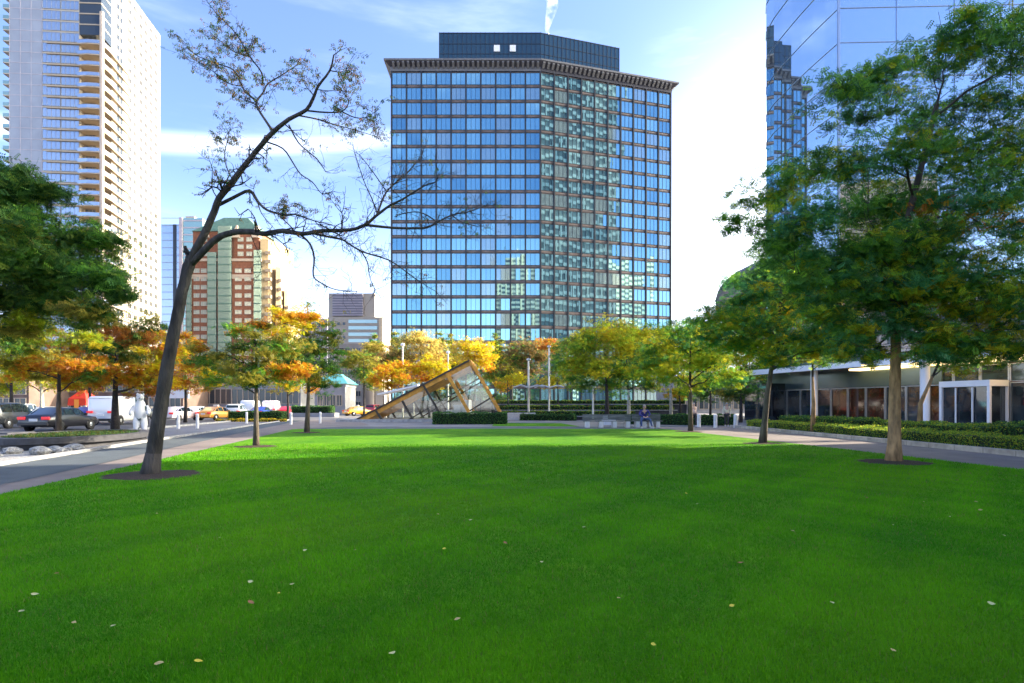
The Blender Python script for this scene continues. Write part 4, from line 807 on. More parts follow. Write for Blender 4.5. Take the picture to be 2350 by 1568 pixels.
# -- red brick tower with green glass bays
def brick_tower():
    Y = 220.; off = Vector((-110, Y, 0)); t = thing('brick_tower', 'red brick tower with green glass strips and a green copper hipped roof', 'apartment tower', off)
    X = lambda x, Yy=Y: (x - CX) / F * Yy - off.x
    Z = lambda y, Yy=Y: H + (HY - y) / F * Yy
    b = MB(); b.prism([(X(426), 0), (X(598), 0), (X(602), 20), (X(426), 20)], 0, Z(600))
    b.prism([(X(440), .8), (X(592), .8), (X(592), 18), (X(440), 18)], Z(600), Z(530)); b.build('wall', M['brick'], t)
    b = MB(); b.prism([(X(424), -.4), (X(600), -.4), (X(604), 20.4), (X(424), 20.4)], Z(600), Z(594)); b.build('string_course', M['trim'], t); b = MB(); b.prism([(X(430), -.05), (X(596), -.05), (X(598), 19), (X(430), 19)], Z(640), Z(630)); b.build('string_course', M['trim'], t)
    b = MB(); b.loft([[(X(438), .3, Z(530)), (X(596), .3, Z(530)), (X(596), 18.5, Z(530)), (X(438), 18.5, Z(530))], [(X(500), 4.5, Z(491)), (X(556), 4.5, Z(491)), (X(556), 14, Z(491)), (X(500), 14, Z(491))]]); b.build('roof', M['green_roof'], t)
    for x0, x1, y0, nm in ((502, 532, 520, 'glass_bay'), (478, 498, 580, 'glass_strip'), (584, 600, 575, 'glass_strip'), (430, 440, 610, 'glass_strip')):
        b = MB(); b.box(((X(x0) + X(x1)) / 2, -.35, Z(y0) / 2), (X(x1) - X(x0), .8, Z(y0)))
        for k in range(int(Z(y0) / 3)): b.box(((X(x0) + X(x1)) / 2, -.78, 2 + k * 3), (X(x1) - X(x0) + .02, .1, .5), mi=1)
        b.build(nm, [M['green_glass'], M['green_roof']], t)
    for x in (470, 540, 585):
        b = MB(); x0 = X(x); b.loft([[(x0 - 1.6, -.2, Z(545)), (x0 + 1.6, -.2, Z(545)), (x0 + 1.6, 2.5, Z(545)), (x0 - 1.6, 2.5, Z(545))], [(x0 - .2, 1, Z(515)), (x0 + .2, 1, Z(515)), (x0 + .2, 3.5, Z(515)), (x0 - .2, 3.5, Z(515))]]); b.build('gable', M['trim'], t)
    pm = {'w': pane_mesh('brick_window', 2.3, 1.7, M['pale_pane'], M['white_wall'], 2, 1, .16, .08)}
    sp = small_windows(t, 0, 'w', 2, 17, X(443), X(476), 1, Z(612), Y, off, o=Vector((0, 0, 0)), rank=3)
    sp += small_windows(t, 0, 'w', 2, 17, X(536), X(580), 1, Z(612), Y, off, o=Vector((0, 0, 0)), rank=3, sx=1.15)
    sp += small_windows(t, 0, 'w', 1, 3, X(455), X(478), Z(590), Z(540), Y, off, o=Vector((0, .8, 0))) + small_windows(t, 0, 'w', 2, 3, X(540), X(580), Z(590), Z(540), Y, off, o=Vector((0, .8, 0)))
    window_grid(t, pm, sp)
    # sunlit buff wing stepping down to the right
    for x0, x1, y1, dy, nm in ((597.5, 628, 548, 6, 'buff_wing'), (628, 643, 610, 8, 'buff_wing'), (643, 654, 660, 10, 'buff_wing')):
        b = MB(); b.prism([(X(x0), dy - 6), (X(x1) * .5 + X(x0) * .5, dy - 5), (X(x1), dy), (X(x1), 20), (X(x0), 20)], 0, Z(y1)); wing = b.build(nm, M['buff'], t)
        for k in range(int(Z(y1) / 3.4) - 1):
            b = MB(); xm = (X(x0) + X(x1)) / 2; b.box((xm + .3, dy - 5.55, 3 + k * 3.4), ((X(x1) - X(x0)) * .45, 1.0, 1.2)); b.build('wing_window', M['tan'], wing)
M['buff'] = mat('buff_wall', (.36, .27, .15), .8, noise=.15, scale=.4)
M['pale_pane'] = mat('pale_window', (.42, .46, .40), .2, .2, spec=.8)
brick_tower()
def blue_slab():
    Y = 262.; X = lambda x: (x - CX) / F * Y; Z = lambda y: H + (HY - y) / F * Y; off = Vector((X(405), Y, 0))
    t = thing('glass_tower', 'narrow pale blue glass tower between the white tower and the brick tower', 'office tower', off); b = MB()
    b.prism([(X(370) - off.x, 0), (X(425) - off.x, 0), (X(427) - off.x, 16), (X(370) - off.x, 16)], 0, Z(515)); b.build('blue_shaft', M['glass_b'], t)
    b = MB(); b.prism([(X(425.2) - off.x, -2), (X(470) - off.x, -2), (X(470) - off.x, 16), (X(425.2) - off.x, 16)], 0, Z(504)); b.build('grey_shaft', M['green_glass'], t)
    b = MB(); b.prism([(X(418) - off.x, -2.6), (X(425) - off.x, -2.6), (X(425) - off.x, 3), (X(418) - off.x, 3)], 0, Z(503)); b.build('pale_pier', M['lavender'], t)
    b = MB(); b.box((X(401) - off.x, -.12, Z(620)), (1.4, .3, 42)); b.build('dark_strip', M['pier'], t)  # raised dark strip laid on the face, nothing is cut in
    b = MB(); b.prism([(X(420) - off.x, 2), (X(440) - off.x, 2), (X(440) - off.x, 8), (X(420) - off.x, 8)], Z(504), Z(493)); b.build('roof_plant', M['white_wall'], t)
    b = MB()
    for k in range(26): b.box((X(398) - off.x, -.06, 3 + k * 3.4), (X(425) - X(371), .12, .25))
    for k in range(27): b.box((X(448) - off.x, -2.06, 3 + k * 3.2), (X(470) - X(426), .14, .6), mi=1)
    b.build('floor_bands', [M['pale_blue'], M['lavender']], t)
blue_slab()
def cream_block():
    Y = 182.; X = lambda x: (x - CX) / F * Y; Z = lambda y: H + (HY - y) / F * Y; off = Vector((X(815), Y, 0)); q = lambda x: X(x) - off.x
    t = thing('cream_office', 'cream office block with a grey louvred top box, left of the office tower', 'office block', off)
    b = MB(); b.prism([(q(752), 0), (q(880), 0), (q(882), 18), (q(752), 18)], 0, Z(728)); b.prism([(q(752), 1), (q(858), 1), (q(858), 16), (q(752), 16)], Z(728), Z(672)); b.build('wall', M['white_wall'], t)
    b = MB(); b.box(((q(762) + q(832)) / 2, .75, (Z(726) + Z(672)) / 2), (q(832) - q(762), .6, Z(672) - Z(726) - .3))
    for k in range(9): b.box(((q(762) + q(832)) / 2, .36, Z(725) + .3 + k * .82), (q(832) - q(762), .2, .34), mi=1)
    b.build('louvre', [M['louvre'], M['lavender']], t)
    for k in range(11):
        b = MB(); zc = Z(738) - k * 2.05; b.box(((q(800) + q(866)) / 2, -.05, zc), (q(866) - q(800), .2, 1.1)); b.build('window_band', M['glass_band'], t)
    pm = {'w': pane_mesh('cream_window', 1.2, 1.2, M['glass_d'], M['cream'], 1, 1, .1, .06)}
    window_grid(t, pm, small_windows(t, 0, 'w', 3, 9, q(758), q(796), Z(880), Z(735), Y, off, o=Vector((0, 0, 0))))
    b = MB(); b.box((q(875), -.3, Z(800) / 2 + 8), (1.0, .8, Z(735) - 6)); b.build('pier', M['cream'], t)
    for x in (786, 800, 806): 
        b = MB(); b.box((q(x), 6, Z(672) + 1.3), (.18, .18, 2.6)); b.build('mast', M['metal'], t)
M['glass_band'] = glass_mat('band_glass', (.30, .42, .44), .1, .5)
cream_block()
def simple_block(name, label, cat, x0, x1, ytop, Y, m, wm, cols, rows, dep=14, z0=.5, roof=None, wsize=(1.4, 1.5)):
    X = lambda x: (x - CX) / F * Y; Z = H + (HY - ytop) / F * Y; off = Vector(((X(x0) + X(x1)) / 2, Y, 0)); t = thing(name, label, cat, off); wd = X(x1) - X(x0)
    b = MB(); b.prism([(-wd/2, 0), (wd/2, 0), (wd/2, dep), (-wd/2, dep)], 0, Z); b.prism([(-wd/2 - .15, -.15), (wd/2 + .15, -.15), (wd/2 + .15, dep), (-wd/2 - .15, dep)], Z, Z + .5); b.build('wall', m, t)
    pm = {'w': pane_mesh(name + '_pane', *wsize, wm, M['trim'], 2, 1, .09, .06)}
    window_grid(t, pm, small_windows(t, 0, 'w', cols, rows, -wd/2 + .4, wd/2 - .4, z0, Z - .3, Y, off, o=Vector((0, 0, 0))))
    if roof:
        b = MB(); b.loft([[(-wd/2 - .6, -.6, Z + .5), (wd/2 + .6, -.6, Z + .5), (wd/2 + .6, dep, Z + .5), (-wd/2 - .6, dep, Z + .5)], [(-wd * .22, dep * .4, Z + roof), (wd * .22, dep * .4, Z + roof), (wd * .22, dep * .6, Z + roof), (-wd * .22, dep * .6, Z + roof)]]); b.build('roof', M['teal'], t)
    return t
simple_block('office_block', 'lavender grey low-rise office with a stepped top beside the louvred cream block', 'office block', 690, 751, 735, 200, M['lavender'], M['glass_d'], 5, 10)
simple_block('office_block', 'narrow brown and cream block at the foot of the louvred cream block', 'office block', 775, 832, 790, 150, M['beige'], M['glass_d'], 4, 6)
simple_block('street_building', 'low dark brown street building behind the yellow trees at the left edge', 'building', -260, 66, 868, 88, M['brown_wall'], M['glass_d'], 12, 2, wsize=(1.9, 2.0))
simple_block('street_building', 'low grey brown street building behind the white van', 'building', 120, 420, 862, 96, M['brown_wall'], M['glass_d'], 12, 2, wsize=(1.9, 2.1))
simple_block('street_building', 'dark shopfront building behind the orange taxi', 'building', 425, 690, 872, 104, M['grey_wall'], M['glass_d'], 10, 1, wsize=(2.2, 2.8))
simple_block('pavilion', 'small grey pavilion with a teal hipped roof beyond the left lawn trees', 'pavilion', 722, 792, 888, 92, M['grey_wall'], M['glass_d'], 4, 1, 6, roof=2.2, wsize=(.9, 1.8))
simple_block('street_building', 'low dark glazed building behind the trees at the right corner of the plaza', 'building', 1545, 1790, 872, 118, M['grey_wall'], M['glass_d'], 9, 2, wsize=(2.0, 2.4))
# -- blue mirror glass tower on the right, with the hotel below it
M['seam'] = mat('seam_metal', (.30, .40, .55), .3, .6)
def glass_tower():
    K = Vector((33.6, 58.5, 0)); uA = Vector((-.098, 1, 0)).normalized(); LA = 12.0
    t = thing('glass_tower', 'curved blue mirror glass tower rising above the big trees on the right', 'hotel tower', K); zt = 128
    far_ = K + uA * LA
    arc = []      # rounded far end
    c = far_ + Vector((6.5, .9, 0))
    for k in range(1, 7):
        a = math.pi - k * R(15); arc.append(c + Vector((6.5 * math.cos(a), 6.5 * math.sin(a), 0)))
    bow = [K + uA * (LA * k / 6) + Vector((-.22 * math.sin(math.pi * k / 6), 0, 0)) for k in range(7)]
    right = [Vector((80, 82, 0)), Vector((80, 57.0, 0))]; foot = [p - K for p in bow + arc + right]
    b = MB(); b.prism(foot, 14, zt); nA = 6
    b.build('curtain_wall', M['glass_r'], t)
    b = MB(); fh = 3.55; n = len(foot)
    def strip(p, q, z, h=.07, o=.035):
        d_ = q - p; L = d_.length; ang = math.atan2(d_.y, d_.x); nn = Vector((d_.y, -d_.x, 0)).normalized(); cc = (p + q) / 2
        s_ = nn if (cc + nn - Vector((22, 12, 0))).length > (cc - Vector((22, 12, 0))).length else -nn
        cc = cc + s_ * o; b.box((cc.x, cc.y, z), (L - .01, .06, h), ang)
    for f in range(1, 32):
        z = 14 + f * fh
        for i in range(len(bow) + len(arc) - 1): strip(foot[i], foot[i+1], z, .035)
        strip(foot[-1], foot[0], z)
    b.box((-.03, -.03, 71), (.22, .22, 113.8))
    for k in range(1, 9): b.box((46.4 * k / 8 - .0, -1.5 * k / 8 - .045, 71), (.05, .06, 113.6))
    b.build('seam', M['seam'], t)
    # rear face (seen mirrored in the office tower): light spandrels and dark windows
    p, q = foot[-3] , foot[-2]
    p = arc[-1] - K; q = right[0] - K; d_ = q - p; L = d_.length; ang = math.atan2(d_.y, d_.x); nn = Vector((-d_.y, d_.x, 0)).normalized(); b = MB()
    for f in range(32):
        c = (p + q) / 2 + nn * .3; b.box((c.x, c.y, 15 + f * fh), (L - .3, .5, 1.25), ang, 0); c = (p + q) / 2 + nn * .12; b.box((c.x, c.y, 15 + f * fh + 1.78), (L - .4, .15, 2.25), ang, 1)
    for k in range(8):
        c = p + d_ * ((k + .5) / 8) + nn * .42; b.box((c.x, c.y, 71), (.5, .4, 113), ang, 0)
    b.build('rear_facade', [M['grey_wall'], M['pier']], t)
glass_tower()
def hotel():
    P0, P1, P2 = Vector((27.6, 60, 0)), Vector((33.8, 38, 0)), Vector((45.5, -4, 0)); t = thing('hotel_podium', 'hotel ground floor with white canopy, white columns and warm lit glass lobby on the right', 'hotel', P1); o = P1
    u = (P0 - P1).normalized(); n_ = Vector((-u.y, u.x, 0)); n_ = n_ if n_.x < 0 else -n_; ang = math.atan2(u.y, u.x); LU = (P0 - P1).length; LD = (P2 - P1).length; u2 = (P2 - P1).normalized()
    back = Vector((22, 6, 0))
    P3 = P2 + (P2 - P1).normalized() * 40; b = MB(); u2_ = (P2 - P1).normalized(); b.prism([P1 - o + u2_ * 8.5, P2 - o, P3 - o, P3 - o + back, P1 - o + back + u2_ * 8.5][::-1], 5.9, 34); b.build('upper_shade_wall', M['beige'], t)  # upper floors, with height and unseen extension shaped to shade the near lawn
    b = MB(); b.prism([P0 - o, P1 - o, P1 - o + u2_ * 8.48, P1 - o + u2_ * 8.48 + back * .8, P0 - o + Vector((8, 3, 0))][::-1], 5.9, 9.5); b.build('lower_wing', M['beige'], t)  # kept low so the sun reaches the far lawn strip
    b = MB(); b.prism([P2 - o, P3 - o, P3 - o + back, P2 - o + back][::-1], 0, 5.88); b.build('side_wing', M['beige'], t)  # unseen lower storey under the extension added for shade
    b = MB(); b.prism([P0 - o - n_ * 5, P1 - o - n_ * 5, P2 - o + Vector((5, 0, 0)), P2 - o + back, P0 - o + Vector((8, 3, 0))][::-1], 0, 5.88); b.build('lobby_back_wall', M['red_room'], t)
    pm = {'w': pane_mesh('hotel_window', 2.4, 2.2, M['glass_d'], M['white_wall'], 2, 1, .1, .06)}; sp = []
    for k in range(20):
        for j in range(9 if k > 10 else 1):
            s_ = LU - 1.6 - k * 3.2; uu, oo = (u, 0) if s_ > 0 else (-u2, 0); p = u * s_ if s_ > 0 else u2 * (-s_); nn = n_ if s_ > 0 else Vector((-(-u2).y, (-u2).x, 0)); nn = nn if nn.x < 0 else -nn
            dv = u if s_ > 0 else -u2; a_ = math.atan2(-dv.y, -dv.x); p = p + nn * .05; sp.append(('w', p.x, p.y, 7.6 + j * 3.1, a_, 1, 1, 1))
    window_grid(t, pm, sp)
    # canopy
    def canopy(p, q, nm, m):
        d_ = q - p; L = d_.length; a_ = math.atan2(d_.y, d_.x); c = (p + q) / 2 + n_ * 1.6; b = MB(); b.box((c.x, c.y, 4.9), (L, 3.2, .14), a_); c2 = (p + q) / 2 + n_ * 3.22; b.box((c2.x, c2.y, 4.92), (L, .1, .5), a_, 1); b.build(nm, [m, M['white_metal']], t)
    canopy(u * (LU - .3), u * 9.2, 'canopy', M['glass_b']); canopy(u * 8.6, u2 * 14, 'canopy', M['white_metal'])
    b = MB(); c = u * 4 + n_ * .9; b.box((c.x, c.y, 4.62), (16, 1.2, .16), ang); b.build('lit_soffit', M['warm_soffit'], t)
    # columns
    first = None
    for s_ in (15.0, 4.6, -6.5):
        p = (u * s_ if s_ > 0 else u2 * -s_) + n_ * 2.3
        if first is None:
            b = MB(); b.lathe([(.36, 0), (.36, .25), (.31, .28), (.31, 4.75), (.34, 4.8)], (0, 0, 0), 18); first = b.build('column', M['white_metal'], t, smooth=True); c = first
        else: c = copy_obj(first, t)
        c.location = p
    # storefront: panes with frames
    me = pane_mesh('storefront_pane', 1.82, 3.1, M['pane'], M['metal'], 1, 1, .07, .08); me2 = pane_mesh('transom_pane', 1.82, 1.2, M['warm'], M['metal'], 1, 1, .05, .06); me3 = pane_mesh('red_pane', 1.82, 3.1, M['red_lit'], M['metal'], 1, 1, .07, .08)
    for k in range(24):
        s_ = LU - 1.0 - k * 1.86; p = u * s_ if s_ > 0 else u2 * -s_; dv = u if s_ > 0 else -u2; a_ = math.atan2(-dv.y, -dv.x)
        ob = bpy.data.objects.new('storefront_window', me3 if k in (4, 5, 6, 9, 10) else me); ob.location = (p.x, p.y, 1.57); ob.rotation_euler = (0, 0, a_); link(ob, t)
        if k > 8:
            ob = bpy.data.objects.new('transom_window', me2 if k in (13, 14, 17, 18, 21) else me); ob.scale = (1, 1, 1 if k in (13, 14, 17, 18, 21) else .387); ob.location = (p.x, p.y, 3.78); ob.rotation_euler = (0, 0, a_); link(ob, t)
    b = MB(); c = u * 6 ; b.box((u * 14).to_tuple()[:2] + (4.45,), (18, .3, 2.6), ang); b.box((u * -2).to_tuple()[:2] + (5.15,), (16, .3, 1.4), ang); b.build('fascia', M['band_dark'], t)
    # entrance vestibules
    for s_, wd in ((2.2, 3.4), (-5.0, 3.6)):
        p = (u * s_ if s_ > 0 else u2 * -s_) + n_ * .9; b = MB(); dv = u if s_ > 0 else -u2; a_ = math.atan2(dv.y, dv.x)
        m4 = Matrix.Translation(p) @ Matrix.Rotation(a_, 4, 'Z')
        def bx(x, y, z, w_, d_, h_, mi): q = m4 @ Vector((x, y, 0)); b.box((q.x, q.y, z), (w_, d_, h_), a_, mi)
        bx(0, 0, 3.05, wd, 1.9, .42, 0)
        for sx in (-1, 1):
            for sy in (-1, 1): bx(sx * (wd/2 - .09), sy * .85, 1.42, .18, .18, 2.83, 0)
        bx(0, 0, 1.42, wd - .4, 1.5, 2.8, 1); 
        for sx in (-.33, .33): bx(sx * wd * .5, .88, 1.4, .07, .1, 2.75, 0)
        b.build('entrance_porch', [M['white_metal'], M['pane']], t)
    # glazed corner box and rounded metal drum above
    b = MB(); p = u * (LU - .2) + n_ * 1.2; b.box((p.x, p.y, 1.9), (3.2, 2.6, 3.8), ang); b.build('glazed_corner', M['pane'], t)
    c = Vector((44.3, 84, 0)) - o; rings = []
    for k in range(15):
        ph = -math.pi / 2 * .92 + k * (math.pi * .96 / 14); rr = max(.05, math.cos(ph))
        rings.append([(c.x + 14.0 * rr**.8 * math.cos(2*math.pi*q/40), c.y + 9 * rr**.8 * math.sin(2*math.pi*q/40), 17.0 + 6.6 * math.sin(ph)) for q in range(40)])
    b = MB(); b.loft(rings); b.build('rounded_drum', M['drum'], t, smooth=True)
    b = MB(); b.box((c.x, c.y, 5.5), (12, 8, 11)); b.build('drum_base', M['pane'], t)
M['red_lit'] = mat('red_lit_room', (.07, .018, .010), .06, noise=.7, scale=1.6, spec=.8, col2=(.012, .008, .008))
M['band_dark'] = mat('fascia_glass', (.09, .13, .14), .15, .4)
M['drum'] = mat('drum_cladding', (.16, .135, .12), .4, .3, noise=.3, scale=1.2, stretch=(.2, .2, 3))
hotel()
# ---------------------------------------------------------------- tilted glass pavilion
def pavilion():
    Y0, Y1 = 54.0, 60.5; q = lambda x, y: W(x, y, Y0); A, B, C_ = q(812, 968), q(1078, 828), q(1146, 946); o = Vector((A.x, Y0, 0))
    t = thing('glass_pavilion', 'tilted wedge shaped glass pavilion of orange timber and dark steel rising from the paving', 'pavilion', o); dY = Vector((0, Y1 - Y0, 0))
    def bm(b, p, r, w_=.2, d_=.24, mi=0): b.beam(p - o, r - o, w_, d_, mi)
    u = (B - A).normalized(); n_ = Vector((-u.z, 0, u.x))
    for nm, p, r in (('sloping_roof', A, B), ('end_wall', B, C_)):
        d_ = (r - p).normalized(); nn = Vector((d_.z, 0, -d_.x)); nn = nn if nn.z < 0 or nm == 'end_wall' else -nn
        if nm == 'end_wall': nn = Vector((-abs(nn.x), 0, -abs(nn.z))) if nn.x > 0 else nn
        b = MB(); th = .42 if nm == 'sloping_roof' else .34
        ring0 = [p - o, r - o, r - o + nn * th, p - o + nn * th]; ring1 = [v + dY for v in ring0]
        if nm == 'sloping_roof':
            b.loft([ring0, ring1]); b.m = [1, 0, 0, 0, 0, 0]
            b.beam(p - o - nn * .05 + Vector((0, -.06, 0)), r - o - nn * .05 + Vector((0, -.06, 0)), .16, .14, 1)
            b.build(nm, [M['orange_steel'], M['dark_steel']], t)
        else:     # open frame: two posts, rails and the orange reveal
            for dd in (0, .5, 1):
                b.beam(p - o + dY * dd, r - o + dY * dd, .2, .22, 0)
            for k in range(5):
                c = p.lerp(r, k / 4) - o; b.beam(c + Vector((0, .1, 0)), c + dY, .2, .2, 1 if k % 2 else 0)
            b.build(nm, [M['orange_steel'], M['dark_steel']], t)
    # frames across the slope (front and back), and lower rails
    fr = [((863,943),(884,975)),((923,920),(953,973)),((969,880),(1010,950)),((1023,853),(1076,946))]
    for k, (p, r) in enumerate(fr):
        for yy in (0, 1):
            b = MB(); P_, R_ = q(*p) + dY * yy, q(*r) + dY * yy; bm(b, P_, R_, .2 if k < 3 else .3, .2, 0 if k < 3 else 1); b.build('cross_frame', [M['dark_steel'], M['orange_steel']], t)
    b = MB()
    for yy in (.02, .98): bm(b, q(920, 974) + dY * yy, q(1100, 868) + dY * yy, .13, .13)
    bm(b, q(1073, 946), q(1140, 905), .13, .13); b.build('rail', M['dark_steel'], t)
    for yy in (.0, 1.0):
        b = MB(); pts = [q(850, 955), q(1075, 835), q(1138, 940), q(1100, 958), q(880, 970)]; b.poly([p - o + dY * yy + Vector((0, .03, 0)) for p in pts]); b.build('glass_panel', M['clear'], t)
    b = MB(); g = [G(812, 968)]; b.box((5.5, 3.2, .12), (14.2, 7.4, .24)); b.build('plinth', M['kerb_grey'], t)
    # bright stepped floor inside
    b = MB()
    for k in range(4): b.box((8.2 + k * .75, 3.5, .45 + k * .35), (.7, 4.6, .35 + k * .7 * .4))
    b.build('inner_steps', M['white_stone'], t)
pavilion()
# ---------------------------------------------------------------- plaza furniture
def light_pole(label, x, ybase, Y, ytop, canopy=True, base=False):
    p = W(x, ybase, Y); t = thing('canopy_pole' if canopy else 'lamp_post', label, 'canopy' if canopy else 'lamp post', (p.x, Y, 0), 0, 'pole canopies' if canopy else None); z1 = W(x, ytop, Y).z
    b = MB(); b.lathe([(.16, 0), (.16, .12), (.11, .16), (.10, z1 - .3), (.085, z1)], n=12); b.build('pole', M['pale_pole'], t, smooth=True)
    if canopy:
        zc = W(x, 890, Y).z
        for s_ in (-1, 1):
            b = MB(); b.loft([[(s_*.12, -1.5, zc), (s_*.12, 1.5, zc), (s_*.12, 1.5, zc + .1), (s_*.12, -1.5, zc + .1)], [(s_*.9, -1.5, zc + .22), (s_*.9, 1.5, zc + .22), (s_*.9, 1.5, zc + .3), (s_*.9, -1.5, zc + .3)], [(s_*1.65, -1.4, zc - .02), (s_*1.65, 1.4, zc - .02), (s_*1.65, 1.4, zc + .06), (s_*1.65, -1.4, zc + .06)]]); b.build('canopy_wing', M['canopy'], t)
        b = MB(); b.lathe([(.05, z1), (.22, z1 + .05), (.22, z1 + .2), (.05, z1 + .28)], n=12); b.build('lamp_head', M['metal'], t)
    else:
        b = MB(); b.lathe([(.05, z1), (.28, z1 + .1), (.24, z1 + .34), (.05, z1 + .42)], n=12); b.build('lamp_head', M['white_metal'], t)
    return t
M['pale_pole'] = mat('pale_pole', (.62, .58, .48), .5); M['canopy'] = mat('canopy_fabric', (.72, .74, .78), .5)
light_pole('shorter pale pole with a winged grey canopy, left of the pair, on the white plinth', 1213, 949, 62, 828)
light_pole('taller pale pole with a winged grey canopy, right of the pair', 1260, 949, 66, 798)
light_pole('slim pale lamp post behind the left part of the glass pavilion', 924, 950, 72, 795, False)
light_pole('slim pale lamp post behind the apex of the glass pavilion', 1028, 950, 80, 812, False)
light_pole('short white lamp post behind the long bench', 1361, 945, 60, 893, False)
t = thing('shelter', 'grey sloping shelter roof behind the left part of the glass pavilion', 'shelter', (W(918, 950, 66).x, 66, 0))
b = MB(); b.loft([[(-2.3, -1.5, 2.75), (2.3, -1.5, 3.75), (2.3, 1.5, 3.75), (-2.3, 1.5, 2.75)], [(-2.3, -1.5, 2.9), (2.3, -1.5, 3.95), (2.3, 1.5, 3.95), (-2.3, 1.5, 2.9)]]); b.build('roof', M['canopy'], t)
for s_ in (-1.6, 1.6):
    b = MB(); b.lathe([(.07, 0), (.06, 3.2)], (s_, 0, 0), 8); b.build('post', M['pale_pole'], t)
b = MB(); p = W(1197, 960, 62); b.box((0, 0, .35), (3.0, 1.6, .7)); b.box((0, 0, .73), (3.1, 1.7, .08)); o = b.build('plinth', M['white_stone'], bevel=.02); o.location = (p.x - .1, 60.6, 0); tag(o, 'white stone plinth at the foot of the shorter canopy pole', 'plinth')
def bench(label, x0, x1, Y):
    a, c = W(x0, 950, Y).x, W(x1, 950, Y).x; t = thing('park_bench', label, 'bench', ((a + c) / 2, Y, 0)); L = c - a
    b = MB(); 
    for k in range(3): b.box((0, -.22 + k * .2, .46), (L, .18, .06))
    b.build('seat', M['wood_bench'], t)
    b = MB()
    for k in range(3): b.box((0, .3 + k * .03, .58 + k * .14), (L, .04, .12))
    b.build('backrest', M['wood_bench'], t); first = None
    for k in range(4):
        if first is None: b = MB(); b.box((0, 0, .215), (.28, .6, .43)); first = b.build('leg', M['white_stone'], t, bevel=.02); c_ = first
        else: c_ = copy_obj(first, t)
        c_.location = (-L/2 + .3 + k * (L - .6) / 3, 0, 0)
bench('long weathered bench on pale stone feet behind the lawn', 1338, 1450, 39.6)
bench('weathered bench on which the man in navy sits', 1452, 1518, 39.6)
b = MB(); b.box((0, 0, .4), (1.0, .7, .06)); b.box((0, 0, .2), (.7, .5, .34)); b.box((-.25, .1, .6), (.35, .3, .36)); o = b.build('bag_table', M['white_metal'], bevel=.02); p = W(1397, 950, 44); o.location = (p.x, 44, 0); o.name = 'white_table'; tag(o, 'small white table with a box on it behind the long bench', 'table')
# bollards
def bollard(label, x, y, h, group, r=.12):
    p = G(x, y); b = MB(); b.lathe([(r * 1.1, 0), (r, .05), (r * .95, h * .8), (r * .98, h * .82), (r * .98, h * .95), (r * .6, h)], n=14); o = b.build('bollard', M['white_stone'], smooth=True); o.location = (p.x, p.y, 0); tag(o, label, 'bollard', group)
for x, y, lb_ in ((1604, 981, 'left one of the three pale stone bollards beside the pedestrians'), (1642, 982, 'middle one of the three pale stone bollards beside the pedestrians'), (1688, 982, 'right one of the three pale stone bollards, nearest the hotel hedge')): bollard(lb_, x, y, .93, 'pale bollards by the right path', .13)
for x, y, lb_ in ((409, 985, 'white bollard just right of the leaning bare trunk'), (453, 984, 'white bollard in front of the orange taxi'), (566, 972, 'white bollard before the left box hedge, left of the slim tree'), (668, 975, 'white bollard right of the left box hedge'), (735, 972, 'white bollard right of the farthest left lawn tree')): bollard(lb_, x, y, 1.0, 'white bollards along the cycle path', .1)
# ring planter, blocks and stones on the left verge
def planter_oval(label, cx, cy, rx, ry, rz, h):
    t = thing('planter', label, 'planter', (cx, cy, 0), rz); n = 40; b = MB(); ring = lambda f, z: [(rx*f*math.cos(2*math.pi*k/n), ry*f*math.sin(2*math.pi*k/n), z) for k in range(n)]
    b.loft([ring(.93, 0), ring(.93, h * .45), ring(1, h * .5), ring(1, h), ring(.84, h), ring(.84, h - .1)]); b.build('rim', M['dark_stone'], t)
    n2 = 5000; a = RNG.random(n2) * 2 * np.pi; r_ = np.sqrt(RNG.random(n2)) * .83; hh = .06 + .08 * RNG.random(n2)
    p = np.stack([rx * r_ * np.cos(a), ry * r_ * np.sin(a), np.full(n2, h - .1)], 1); sd = RNG.normal(size=(n2, 3)) * np.array([.03, .03, 0]); tp = p + np.stack([RNG.normal(size=n2) * .05, RNG.normal(size=n2) * .05, hh], 1)
    C = np.array(PAL['olive'] + PAL['green'])[RNG.integers(0, 8, n2)]; o = raw_mesh('planted_grass', np.stack([p - sd, p + sd, tp], 1).reshape(-1, 3), 3, M['leaf'], t, C); o['kind'] = 'stuff'
planter_oval('low dark oval planter with olive grass on the left verge', -17.3, 22.6, 2.3, 4.0, R(14), .42)
b = MB(); b.box((0, 0, .24), (2.4, 1.3, .48)); o = b.build('stone_block', M['dark_stone'], bevel=.04); o.location = (-20.4, 22.3, 0); tag(o, 'dark rectangular stone block by the kerb at the left edge', 'stone block')
ico = None
for i in range(26):
    x, y = random.choice([(random.uniform(-17.5, -14), random.uniform(15, 19.5))]); b = MB(); r_ = random.uniform(.12, .32)
    rings = [[(r_ * math.sin(f) * math.cos(2*math.pi*k/9) * random.uniform(.75, 1.15), r_ * math.sin(f) * math.sin(2*math.pi*k/9) * random.uniform(.75, 1.15), r_ * .6 * (1 - math.cos(f)) * .9) for k in range(9)] for f in (.5, 1.1, 1.6, 2.2, 2.8)]
    b.loft(rings); o = b.build('boulder', M['gravel'], smooth=False); o.location = (x, y, -.06); o.rotation_euler = (0, 0, random.random() * 6); tag(o, 'pale grey rough stone among the stones at the left path kerb', 'stone', 'pale rough stones beside the left path')
